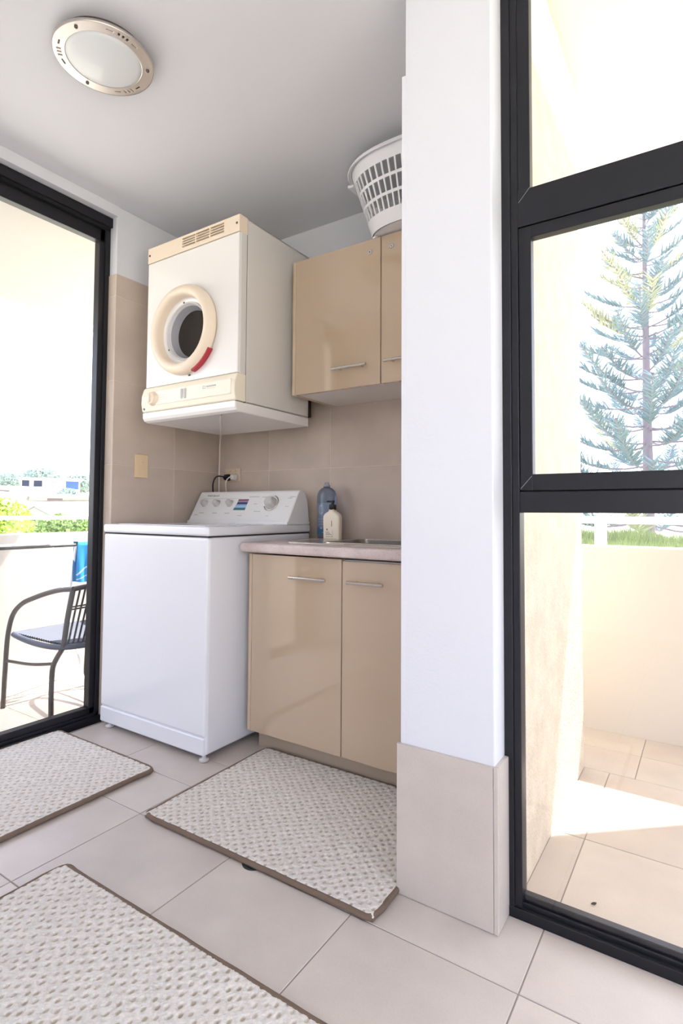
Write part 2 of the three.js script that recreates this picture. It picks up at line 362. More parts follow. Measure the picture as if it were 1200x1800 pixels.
{ // windows behind and beside the camera
  const w = struct('window_3', 'black framed window behind the camera', 'window');
  mesh('frame', merge([slab(0.0, 0.05, 0.03, 2.38, 2.22, 2.32, 0.003), slab(1.15, 1.2, 0.03, 2.38, 2.22, 2.32, 0.003), slab(0.0, 1.2, 2.33, 2.38, 2.22, 2.32, 0.003), slab(0.0, 1.2, 0.03, 0.08, 2.22, 2.32, 0.003)]), M.frame, w);
  mesh('pane', slab(0.04, 1.16, 0.07, 2.34, 2.268, 2.272), M.glass, w);
  const v = struct('window_4', 'black framed window to the right of the camera', 'window');
  mesh('frame', merge([slab(1.32, 1.42, 0.03, 2.38, -0.9, -0.85, 0.003), slab(1.32, 1.42, 0.03, 2.38, 1.85, 1.9, 0.003), slab(1.32, 1.42, 0.03, 2.38, 0.475, 0.525, 0.003), slab(1.32, 1.42, 2.33, 2.38, -0.9, 1.9, 0.003), slab(1.32, 1.42, 0.03, 0.08, -0.9, 1.9, 0.003)]), M.frame, v);
  mesh('pane', slab(1.368, 1.372, 0.07, 2.34, -0.86, 0.48), M.glass, v);
  mesh('pane', slab(1.368, 1.372, 0.07, 2.34, 0.52, 1.86), M.glass, v);
}

// ================================================================ BALCONIES
{
  const f = struct('balcony_floor', 'beige balcony floor tiles outside the windows');
  mesh('grout_bed', merge([slab(-3.7, -2.44, -0.2, -0.0872, -3.2, 1.5), slab(-3.7, 3, -0.2, -0.0872, -3.2, -2.52), slab(-0.47, 3, -0.2, -0.0872, -2.52, -1.44)]), M.grout, f);
  floorTiles(f, -3.5, -2.49, -2.55, 1.2, -3.09, -2.35, -0.085, M.outTile);
  floorTiles(f, -3.5, 2.6, -3.02, -2.55, -3.09, -2.797, -0.085, M.outTile);
  floorTiles(f, -0.455, 2.6, -2.55, -1.456, -0.3575, -2.397, -0.085, M.outTile);
}
function balustrade(name, label, wallBox, railBoxes, postBoxes) {
  const b = struct(name, label);
  mesh('parapet', slab(...wallBox, 0.006), M.balcony, b);
  for (const r of railBoxes) mesh('rail', slab(...r, 0.006), M.railWhite, b);
  for (const p of postBoxes) mesh('post', slab(...p, 0.003), M.railWhite, b);
}
balustrade('balcony_parapet', 'cream balcony parapet with white top rail beyond the right window', [-3.65, 3, -0.2, 0.815, -3.17, -3.02], [[-3.65, 3, 0.927, 0.963, -3.13, -3.06]],
  [-2.9, -1.6, -0.46, 0.84, 2.1].map((x) => [x - 0.026, x + 0.026, 0.81, 0.93, -3.12, -3.068]));
balustrade('balcony_parapet', 'white balcony parapet with top rail beyond the wicker chair', [-3.65, -3.5, -0.2, 0.83, -3.02, 1.5], [[-3.61, -3.54, 0.916, 0.941, -3.06, 1.5]],
  [-0.9, 0.4].map((z) => [-3.6, -3.55, 0.82, 0.92, z - 0.025, z + 0.025]));
{
  const s = struct('soffit', 'cream balcony ceiling outside the right window');
  const sh = new THREE.Shape();
  [[-3.7, 1.5], [-3.7, -3.0], [-2.5, -3.05], [-0.455, -3.41], [1.4, -5.08], [3, -5.08], [3, -1.4], [-2.4, -1.4], [-2.4, 1.5]].forEach(([x, z], i) => (i ? sh.lineTo(x, -z) : sh.moveTo(x, -z)));
  const g = extrude(sh, 0.16); g.rotateX(-Math.PI / 2); g.translate(0, 2.84, 0);
  mesh('soffit_board', g, M.soffit, s);
  mesh('edge_beam', slab(-3.65, -3.5, 2.245, 2.84, -3.0, 1.5, 0.006), M.soffit, s);
  mesh('roof_slab', slab(-2.6, 1.5, 2.8, 3.0, -1.6, 2.4), M.soffit, s);
}

// ================================================================ WASHING MACHINE
let washer, dryer;
{
  const t = washer = thing('washing_machine', 'white top-loading washing machine under the wall-mounted dryer', 'washer', [-1.9875, 0, -1.878]);
  const add = (n, g, m, p = t) => { g.translate(1.9875, 0, 1.878); return mesh(n, g, m, p); };
  const X0 = -2.33, X1 = -1.645, ZF = -1.542, ZB = -2.214;
  add('cabinet', slab(X0, X1, 0.026, 0.874, ZB, ZF - 0.006, 0.012, 4), M.enamel);
  add('front_panel', slab(X0 + 0.002, X1 - 0.002, 0.0945, 0.874, ZF - 0.03, ZF, 0.012, 4), M.enamel);
  add('kick_panel', slab(X0 + 0.002, X1 - 0.008, 0.024, 0.0915, ZF - 0.03, ZF - 0.0005, 0.006, 3), M.enamel);
  add('seam', slab(X0 + 0.004, X1 - 0.004, 0.8735, 0.8785, ZB + 0.004, ZF - 0.004), M.dark);
  const top = add('top_panel', slab(X0 - 0.002, X1 + 0.002, 0.878, 0.917, ZB - 0.002, ZF + 0.003, 0.011, 4), M.enamel);
  add('lid', slab(X0 + 0.06, X1 - 0.06, 0.9155, 0.919, -2.0, ZF - 0.035, 0.0015), M.enamel, top);
  for (const [x, z] of [[X0 + 0.052, ZF - 0.02], [X1 - 0.02, ZF - 0.016], [X0 + 0.05, ZB + 0.05], [X1 - 0.05, ZB + 0.05]]) {
    const g = lathe([[0, 0], [0.017, 0], [0.019, 0.004], [0.019, 0.012], [0.008, 0.014], [0.008, 0.03], [0, 0.03]], 20); g.translate(x, 0, z);
    add('foot', g, M.greyPlastic);
  }
  // control console with a sloped face
  const prof = [[-2.036, 0.917], [-2.036, 0.93], [-2.118, 1.074], [-2.126, 1.081], [-2.15, 1.081], [-2.17, 1.07], [-2.188, 1.03], [-2.2, 0.95], [-2.203, 0.917]];
  const con = add('console', sweepX(prof, -2.322, -1.643, 0.004), M.consoleWhite);
  add('console_base', slab(-2.326, -1.641, 0.9165, 0.929, -2.205, -2.028, 0.003), M.consoleWhite, con);
  const face = canvasTex(1400, 360, (c, w, h) => {
    c.fillStyle = '#ebeaea'; c.fillRect(0, 0, w, h);
    const X = (x) => ((x + 2.322) / 0.679) * w, Y = (s) => h - (s / 0.166) * h;
    c.fillStyle = '#77777c'; c.font = 'bold 36px serif'; c.fillText('Whirlpool', X(-2.262), Y(0.145));
    c.fillStyle = '#b9b9bc'; c.fillRect(X(-2.28), Y(0.133), X(-2.0) - X(-2.28), 3);
    c.fillStyle = '#9a9a9e';
    for (const x of [-2.25, -2.152, -2.062]) for (let k = 0; k < 9; k++) c.fillRect(X(x) - 34 + k * 8, Y(0.045) + (k % 2), 6, 9);
    for (let k = 0; k < 16; k++) c.fillRect(X(-1.95) + k * 9, Y(0.143), 7, 7);
    for (const [x, s, n] of [[-1.86, 0.14, 7], [-1.68, 0.14, 8], [-1.69, 0.132, 6], [-1.88, 0.055, 10], [-1.9, 0.1, 5], [-1.79, 0.03, 4], [-1.98, 0.03, 7], [-2.3, 0.032, 6], [-1.69, 0.085, 5]]) for (let k = 0; k < n; k++) c.fillRect(X(x) + k * 9, Y(s), 7, 6);
    const rows = ['#8a4a63', '#a07d9c', '#38406e', '#3c4f86', '#86b6e6', '#a3c6ea', '#3f7f8c', '#2f6f7a'], y0 = Y(0.127), y1 = Y(0.06), dh = (y1 - y0) / 8;
    rows.forEach((col, i) => { c.fillStyle = col; c.beginPath(); const a = i / 8, l = X(-2.017 - 0.018 * Math.max(0, a - 0.3)), r = X(-1.945); c.rect(l, y0 + i * dh, r - l, dh - (i % 2 ? 3 : 0)); c.fill(); });
    c.strokeStyle = '#a9a9ad'; c.lineWidth = 3;
    for (const x of [-2.252, -2.16, -2.066]) for (let k = 0; k < 7; k++) { const a = Math.PI * (1.1 + 0.8 * k / 6), px = X(x), py = Y(0.1), r0 = 46, r1 = 54; c.beginPath(); c.moveTo(px + Math.cos(a) * r0, py + Math.sin(a) * r0); c.lineTo(px + Math.cos(a) * r1, py + Math.sin(a) * r1); c.stroke(); }
  });
  const A = V(0, 0.93, -2.036), B = V(0, 1.074, -2.118), len = A.distanceTo(B), tilt = -Math.atan2(0.082, 0.144), up = B.clone().sub(A).normalize(), out = V(0, -up.z, up.y);
  const fp = new THREE.BoxGeometry(0.671, len - 0.004, 0.0012), pm = std('console_print', '#ffffff', { map: face, roughness: 0.35 });
  const onFace = (o, x, s, lift) => { const p = A.clone().addScaledVector(up, s).addScaledVector(out, lift); o.position.set(x + 1.9875, p.y, p.z + 1.878); o.rotation.x = tilt; };
  onFace(mesh('control_label', fp, pm, con), -1.9825, len / 2, 0.0004);
  const knob = lathe([[0, 0.026], [0.009, 0.026], [0.0135, 0.024], [0.0155, 0.018], [0.017, 0.004], [0.02, 0.0015], [0.02, 0], [0, 0]], 32); knob.rotateX(Math.PI / 2);
  for (const x of [-2.252, -2.16, -2.066]) { const k = mesh('knob', knob, M.greyPlastic, con); onFace(k, x, 0.1, 0.001); }
  const dial = lathe([[0, 0.034], [0.016, 0.034], [0.0235, 0.031], [0.026, 0.024], [0.029, 0.006], [0.032, 0.003], [0.032, 0], [0, 0]], 40); dial.rotateX(Math.PI / 2);
  const dk = mesh('dial', dial, M.greyPlastic, con); onFace(dk, -1.786, 0.1, 0.001);
  const ring = new THREE.TorusGeometry(0.041, 0.0028, 8, 40, Math.PI * 1.55); ring.rotateZ(-Math.PI * 0.85);
  mesh('dial_ring', ring, M.steel, dk).position.z = 0.003;
}

// ================================================================ DRYER
{
  const X0 = -2.178, X1 = -1.594, ZF = -1.64, ZB = -2.12, Y0 = 1.428, Y1 = 2.206, C = V(-1.91, 1.772, ZF);
  const t = dryer = thing('tumble_dryer', 'cream and white front-loading tumble dryer hung on the tiled wall', 'dryer', [-1.886, 1.385, -1.88]);
  const add = (n, g, m, p = t) => { g.translate(1.886, -1.385, 1.88); return mesh(n, g, m, p); };
  add('cabinet', merge([slab(X0, X0 + 0.004, Y0, Y1, ZB, ZF - 0.05), slab(X1 - 0.004, X1, Y0, Y1, ZB, ZF - 0.05, 0.0015), slab(X0, X1, Y1 - 0.004, Y1, ZB, ZF - 0.05), slab(X0, X1, Y0, Y0 + 0.004, ZB, ZF - 0.05), slab(X0, X1, Y0, Y1, ZB, ZB + 0.004)]), M.dryerSide);
  add('wall_bracket', merge([slab(X0 + 0.08, X0 + 0.14, 1.46, 2.1, -2.279, ZB), slab(X1 - 0.16, X1 - 0.1, 1.46, 2.1, -2.279, ZB)]), M.screw);
  add('seam', slab(X0 + 0.001, X1 - 0.001, Y0 + 0.001, Y1 - 0.001, ZF - 0.053, ZF - 0.049), M.dark);
  // front panel with the door opening
  const fs = rectShape(X0 + 0.001, X1 - 0.001, 1.547, 2.133), hole = new THREE.Path(); hole.absarc(C.x, C.y, 0.1465, 0, Math.PI * 2); fs.holes.push(hole);
  const fg = extrude(fs, 0.042, 0.004, 3, 48); fg.translate(0, 0, ZF - 0.046);
  const front = add('front_panel', fg, M.dryerWhite);
  add('side_strip', slab(X1 - 0.012, X1 + 0.0005, Y0 + 0.006, Y1 - 0.003, ZF - 0.047, ZF - 0.012, 0.003), M.dryerSide, front);
  // top grille panel
  const gs = rectShape(X0 - 0.001, X1 + 0.001, 2.136, Y1 + 0.001), GX0 = -1.946, GX1 = -1.68, GY0 = 2.153, GY1 = 2.198, nC = 3, nR = 4, cw = (GX1 - GX0) / nC, chh = (GY1 - GY0) / nR;
  for (let i = 0; i < nC; i++) for (let k = 0; k < nR; k++) gs.holes.push(new THREE.Path(rectShape(GX0 + i * cw + 0.003, GX0 + (i + 1) * cw - 0.003, GY0 + k * chh + 0.0016, GY0 + (k + 1) * chh - 0.0016).getPoints()));
  const gg = extrude(gs, 0.046, 0.0015, 2); gg.translate(0, 0, ZF - 0.0465);
  const grille = add('vent_panel', gg, M.cream);
  add('vent_recess', slab(GX0 - 0.01, GX1 + 0.01, GY0 - 0.004, GY1 + 0.004, ZF - 0.03, ZF - 0.026), M.dark, grille);
  const scr = (x, y, z, p) => { const g = new THREE.CylinderGeometry(0.005, 0.005, 0.004, 14); g.rotateX(Math.PI / 2); g.translate(x, y, z); add('screw', g, M.screw, p); };
  scr(X0 + 0.012, 2.172, ZF + 0.001, grille); scr(X1 - 0.014, 2.172, ZF + 0.001, grille);
  // control panel, bulging forwards
  const pr = [[ZF - 0.047, 1.431], [ZF + 0.008, 1.431], [ZF + 0.013, 1.436], [ZF + 0.02, 1.47], [ZF + 0.018, 1.505], [ZF + 0.008, 1.536], [ZF + 0.002, 1.544], [ZF - 0.047, 1.544]];
  const cp = add('control_panel', sweepX(pr, X0 - 0.006, X1 + 0.003, 0.004), M.creamPale);
  const pprint = canvasTex(1024, 128, (c, w, h) => {
    c.fillStyle = '#f6eedd'; c.fillRect(0, 0, w, h);
    c.fillStyle = '#efe6d4'; c.fillRect(0, 0, w, 6); c.fillRect(0, h - 6, w, 6);
    c.fillStyle = '#b5aca6'; c.fillRect(690, 26, 34, 26); c.fillStyle = '#f6eedd'; c.fillRect(697, 32, 20, 14); c.fillStyle = '#98908c';
    for (let k = 0; k < 11; k++) c.fillRect(734 + k * 11, 28 + (k % 3), 8, 14);
    c.fillStyle = '#c9c0b6'; for (let k = 0; k < 14; k++) c.fillRect(734 + k * 8, 52, 5, 6);
    c.fillStyle = '#ddd4c6'; for (let r = 0; r < 3; r++) for (let k = 0; k < 8; k++) c.fillRect(120 + k * 13, 40 + r * 20, 9, 7);
  });
  const fpl = add('fascia', (() => { const g = new THREE.BoxGeometry(0.5, 0.062, 0.004); g.rotateX(-0.02); g.translate(-1.862, 1.488, ZF + 0.0188); return g; })(), std('dryer_fascia_print', '#ffffff', { map: pprint, roughness: 0.4 }), cp);
  for (const x of [-1.905, -1.883]) add('button', slab(x - 0.0055, x + 0.0055, 1.466, 1.51, ZF + 0.018, ZF + 0.026, 0.003), M.greyPlastic, cp);
  const kg = lathe([[0, 0.02], [0.022, 0.02], [0.027, 0.017], [0.029, 0.004], [0.033, 0.001], [0.033, 0], [0, 0]], 36); kg.rotateX(Math.PI / 2); kg.translate(-2.098, 1.487, ZF + 0.02);
  const kn = add('knob', kg, M.cream, cp);
  add('grip', slab(-2.103, -2.093, 1.468, 1.506, ZF + 0.038, ZF + 0.047, 0.003), M.cream, kn);
  scr(X0 + 0.012, 1.446, ZF + 0.016, cp);
  // bottom tray
  const br = [[ZB, 1.385], [ZF - 0.012, 1.385], [ZF + 0.006, 1.391], [ZF + 0.014, 1.403], [ZF + 0.015, 1.427], [ZB, 1.427]];
  add('bottom_tray', sweepX(br, X0 - 0.002, X1 + 0.004, 0.005), M.dryerWhite);
  // door: domed ring, inner frame, glass bowl
  const at = (pts, seg = 64) => { const g = lathe(pts, seg); g.rotateX(Math.PI / 2); g.translate(C.x, C.y, C.z); return g; };
  const door = add('door', at([[0.147, 0.0], [0.148, 0.018], [0.15, 0.032], [0.155, 0.041], [0.164, 0.047], [0.175, 0.0465], [0.188, 0.04], [0.196, 0.027], [0.198, 0.012], [0.196, 0.002], [0.16, 0.002]]), M.cream);
  add('door_frame', at([[0.148, 0.006], [0.146, -0.004], [0.138, -0.008], [0.126, -0.01]]), M.dryerWhite, door);
  add('glass_rim', at([[0.13, -0.0105], [0.129, -0.003], [0.125, 0.0], [0.122, -0.003], [0.1205, -0.012], [0.118, -0.012], [0.117, -0.018]]), M.bowlRim, door);
  add('glass_bowl', at([[0.1175, -0.016], [0.114, -0.024], [0.1135, -0.029], [0.11, -0.034], [0.1095, -0.04], [0.106, -0.046], [0.1045, -0.052], [0.1, -0.057]]), M.bowlSide, door);
  add('bowl_front', at([[0.1005, -0.057], [0.09, -0.063], [0.055, -0.069], [0, -0.071]]), M.doorGlass, door);
  add('latch', (() => { const s = new THREE.Shape(); const a0 = -1.24, a1 = -0.56; s.absarc(0, 0, 0.204, a0, a1, false); s.absarc(0, 0, 0.192, a1, a0, true); const g = extrude(s, 0.02, 0.002, 2, 20); g.translate(C.x, C.y, C.z + 0.003); return g; })(), M.red, door);
  for (const a of [-1.43, -1.4]) { const g = new THREE.CylinderGeometry(0.003, 0.003, 0.004, 10); g.rotateX(Math.PI / 2); g.translate(C.x + Math.cos(a) * 0.204, C.y + Math.sin(a) * 0.204, C.z + 0.003); add('pin', g, M.black, door); }
  for (const [a, r] of [[1.75, 0.135], [3.65, 0.135]]) { const g = new THREE.CylinderGeometry(0.004, 0.004, 0.003, 10); g.rotateX(Math.PI / 2); g.translate(C.x + Math.cos(a) * r, C.y + Math.sin(a) * r, C.z - 0.007); add('screw', g, M.screw, door); }
  const drum = add('drum', at([[0.1465, -0.046], [0.148, -0.08], [0.24, -0.09], [0.24, -0.4], [0.2, -0.42], [0, -0.425]]), M.drum);
  for (let k = 0; k < 3; k++) { const a = k * 2.094 + 0.5, g = slab(-0.02, 0.02, 0.17, 0.24, -0.4, -0.1, 0.012); g.rotateZ(a); g.translate(C.x, C.y, C.z); add('paddle', g, M.drum, drum); }
}

// ================================================================ CABINETS
function handle(parent, x0, x1, y, z, zDoor) {   // bar on two posts, coordinates of the door's thing
  const h = mesh('handle', (() => { const g = new THREE.CylinderGeometry(0.0062, 0.0062, x1 - x0, 16); g.rotateZ(Math.PI / 2); g.translate((x0 + x1) / 2, y, z); const list = [g]; for (const x of [x0 + 0.03, x1 - 0.03]) { const p = new THREE.CylinderGeometry(0.0045, 0.0045, z - zDoor, 12); p.rotateX(Math.PI / 2); p.translate(x, y, (z + zDoor) / 2); list.push(p); } return merge(list); })(), M.steel, parent);
  return h;
}
{
  const t = thing('wall_cabinet', 'beige high-gloss wall cabinet with two doors right of the dryer', 'cabinet', [0, 1.5, 0]);
  const add = (n, g, m, p = t) => { g.translate(0, -1.5, 0); return mesh(n, g, m, p); };
  add('body', slab(-1.556, -0.684, 1.504, 2.106, -2.279, -1.9705), M.carcass);
  add('side_panel', slab(-1.558, -1.5415, 1.5, 2.108, -2.279, -1.951, 0.001), M.glossEdge);
  for (const [x0, x1, hx0, hx1, lx] of [[-1.54, -1.1025, -1.325, -1.155, -1.153], [-1.0985, -0.684, -1.071, -0.905, -1.052]]) {
    const d = add('door', slab(x0, x1, 1.5, 2.108, -1.9685, -1.95, 0.0015), M.gloss);
    handle(d, hx0, hx1, 1.583 - 1.5, -1.922, -1.95);
    const g = new THREE.TorusGeometry(0.0095, 0.0022, 8, 24); g.translate(lx, 2.056, -1.949);
    const l = add('lock', g, M.steel, d);
    const c = new THREE.CylinderGeometry(0.0085, 0.0085, 0.002, 20); c.rotateX(Math.PI / 2); c.translate(lx, 2.056, -1.9495); add('lock_cylinder', c, M.greyPlastic, l);
    add('keyhole', slab(lx - 0.0012, lx + 0.0012, 2.052, 2.06, -1.949, -1.948), M.black, l);
  }
}
{
  const t = thing('base_cabinet', 'beige high-gloss base cabinet with two doors right of the washing machine', 'cabinet', [0, 0, 0]);
  mesh('body', merge([slab(-1.588, -0.7, 0.082, 0.1, -2.279, -1.7545), slab(-0.7, -0.684, 0.082, 0.8, -2.279, -1.7545), slab(-1.588, -0.7, 0.1, 0.8, -2.279, -2.27), slab(-1.588, -0.7, 0.76, 0.8, -1.78, -1.7545)]), M.carcass, t);
  mesh('side_panel', slab(-1.604, -1.5885, 0.08, 0.803, -2.279, -1.735, 0.001), M.glossEdge, t);
  mesh('kickboard', slab(-1.588, -0.684, 0.0, 0.081, -1.806, -1.79), M.kick, t);
  for (const [x0, x1, y1, hx0, hx1] of [[-1.586, -1.1425, 0.802, -1.37, -1.198], [-1.1385, -0.684, 0.796, -1.102, -0.952]]) {
    const d = mesh('door', slab(x0, x1, 0.08, y1, -1.7525, -1.734, 0.0015), M.gloss, t);
    handle(d, hx0, hx1, 0.722, -1.706, -1.734);
  }
}
{
  const t = thing('benchtop', 'pinkish grey speckled laminate benchtop over the base cabinet', 'worktop', [0, 0.81, 0]);
  const s = rectShape(-1.622, -0.684, 1.698, 2.279), hole = new THREE.Path(rectShape(-1.32, -0.82, 1.8, 2.16, 0.04).getPoints(6).reverse());
  s.holes.push(hole);
  const g = extrude(s, 0.014, 0.013, 5); g.rotateX(-Math.PI / 2); g.translate(0, 0.013, 0); metreUV(g);
  mesh('slab', g, M.bench, t);
  // stainless steel sink set into it
  const k = thing('sink', 'stainless steel laundry sink set into the benchtop', 'sink', [0, 0.851, 0]);
  const rim = rectShape(-1.45, -0.79, 1.775, 2.19, 0.03), rh = new THREE.Path(rectShape(-1.3, -0.84, 1.82, 2.14, 0.05).getPoints(8).reverse()); rim.holes.push(rh);
  const rg = extrude(rim, 0.003, 0.0015, 2); rg.rotateX(-Math.PI / 2);
  mesh('rim', rg, M.steel, k);
  const edge = rectShape(-1.305, -0.835, 1.815, 2.145, 0.052), eh = new THREE.Path(rectShape(-1.297, -0.843, 1.823, 2.137, 0.046).getPoints(8).reverse()); edge.holes.push(eh);
  const eg = extrude(edge, 0.006, 0.002, 2); eg.rotateX(-Math.PI / 2);
  mesh('raised_edge', eg, M.steel, k);
  const wall = rectShape(-1.3, -0.84, 1.82, 2.14, 0.05), wh = new THREE.Path(rectShape(-1.2985, -0.8415, 1.8215, 2.1385, 0.0485).getPoints(8).reverse()); wall.holes.push(wh);
  const wg = extrude(wall, 0.2); wg.rotateX(-Math.PI / 2); wg.translate(0, -0.2, 0);
  mesh('bowl', wg, M.steel, k);
  const bg = extrude(rectShape(-1.3, -0.84, 1.82, 2.14, 0.05), 0.002); bg.rotateX(-Math.PI / 2); bg.translate(0, -0.201, 0);
  mesh('bowl_base', bg, M.steel, k);
}

// ================================================================ SMALL THINGS ON THE BENCH
{
  const t = thing('soap_dispenser', 'ivory pump bottle of hand wash with a black pump, in front of the blue bottle', 'bottle', [-1.437, 0.851, -2.105]);
  const s = new THREE.Shape();
  [[-0.041, 0.004], [-0.038, 0], [0.038, 0], [0.041, 0.004], [0.043, 0.1], [0.04, 0.112], [0.03, 0.122], [0.016, 0.13], [0.013, 0.135], [0.013, 0.14], [-0.013, 0.14], [-0.013, 0.135], [-0.016, 0.13], [-0.03, 0.122], [-0.04, 0.112], [-0.043, 0.1]].forEach((p, i) => (i ? s.lineTo(...p) : s.moveTo(...p)));
  s.closePath();
  const g = extrude(s, 0.018, 0.01, 5); g.translate(0, 0, -0.009);
  const yaw = 0.12; t.rotation.y = yaw;
  const body = mesh('bottle_body', g, M.soap, t);
  const lt = canvasTex(256, 384, (c, w, h) => {
    c.fillStyle = '#eee2d0'; c.fillRect(0, 0, w, h);
    c.fillStyle = '#3d3833'; c.fillRect(142, 60, 12, 110);
    c.fillStyle = '#7d7264'; c.beginPath(); c.ellipse(52, 226, 18, 20, 0, 0, 7); c.fill(); c.fillStyle = '#eee2d0'; c.fillRect(44, 226, 6, 20); c.fillRect(56, 210, 5, 18);
    c.fillStyle = '#4a443d'; for (const [y, n] of [[270, 5], [292, 7], [314, 9]]) for (let k = 0; k < n; k++) c.fillRect(26 + k * 14, y, 10, 10);
    c.fillStyle = '#a99d8c'; for (let r = 0; r < 9; r++) c.fillRect(158, 240 + r * 13, 14 + (r * 7) % 12, 5);
    c.fillStyle = '#5b534b'; for (let k = 0; k < 17; k++) c.fillRect(22 + k * 9, 352, 7, 8);
  });
  const lb = new THREE.BoxGeometry(0.062, 0.094, 0.0006); lb.translate(0, 0.055, 0.0192);
  mesh('label', lb, std('soap_label_print', '#ffffff', { map: lt, roughness: 0.4 }), body);
  const pump = mesh('pump', lathe([[0, 0.137], [0.0165, 0.137], [0.0165, 0.158], [0.014, 0.161], [0.006, 0.162], [0.005, 0.17], [0.009, 0.171], [0.0095, 0.179], [0, 0.18]], 28), M.black, t);
  mesh('nozzle', (() => { const n = slab(-0.03, 0.004, 0.171, 0.179, -0.0055, 0.0055, 0.003); return n; })(), M.black, pump);
}
{
  const t = thing('detergent_bottle', 'tall clear blue detergent bottle beside the washing machine console', 'bottle', [-1.54, 0.851, -2.205]);
  const body = lathe([[0, 0], [0.047, 0], [0.05, 0.004], [0.05, 0.03], [0.0485, 0.036], [0.05, 0.042], [0.05, 0.085], [0.0485, 0.091], [0.05, 0.097], [0.05, 0.135], [0.048, 0.143], [0.05, 0.152], [0.052, 0.19], [0.05, 0.212], [0.043, 0.228], [0.03, 0.24], [0.016, 0.245], [0.014, 0.248], [0, 0.248]], 48); body.scale(1, 1, 0.72);
  mesh('bottle_body', body, M.blueBottle, t);
  mesh('cap', lathe([[0, 0.246], [0.0165, 0.246], [0.0165, 0.256], [0.012, 0.259], [0.011, 0.268], [0.008, 0.27], [0, 0.27]], 24), M.bottleCap, t);
  const lt = canvasTex(256, 256, (c, w, h) => {
    c.fillStyle = '#a3b3cf'; c.fillRect(0, 0, w, h);
    c.strokeStyle = '#e8eef8'; c.lineWidth = 14; c.beginPath(); c.arc(100, 56, 34, 0.6, 5.2); c.stroke();
    c.fillStyle = '#d7e2f4'; for (let r = 0; r < 3; r++) for (let k = 0; k < 9; k++) c.fillRect(30 + k * 20, 128 + r * 22, 14, 8);
    c.fillStyle = '#5b97cc'; c.fillRect(0, 200, w, 56); c.fillStyle = '#eaf2fb'; c.fillRect(90, 200, 40, 12); c.fillRect(130, 236, 60, 10);
  });
  const lg = new THREE.CylinderGeometry(0.0505, 0.0505, 0.15, 32, 1, true, -0.9, 1.8); lg.scale(1, 1, 0.73); lg.translate(0, 0.095, 0);
  mesh('label', lg, phy('detergent_label_film', '#ffffff', { map: lt, roughness: 0.3, transmission: 0.6, thickness: 0, side: THREE.DoubleSide }), t);
}

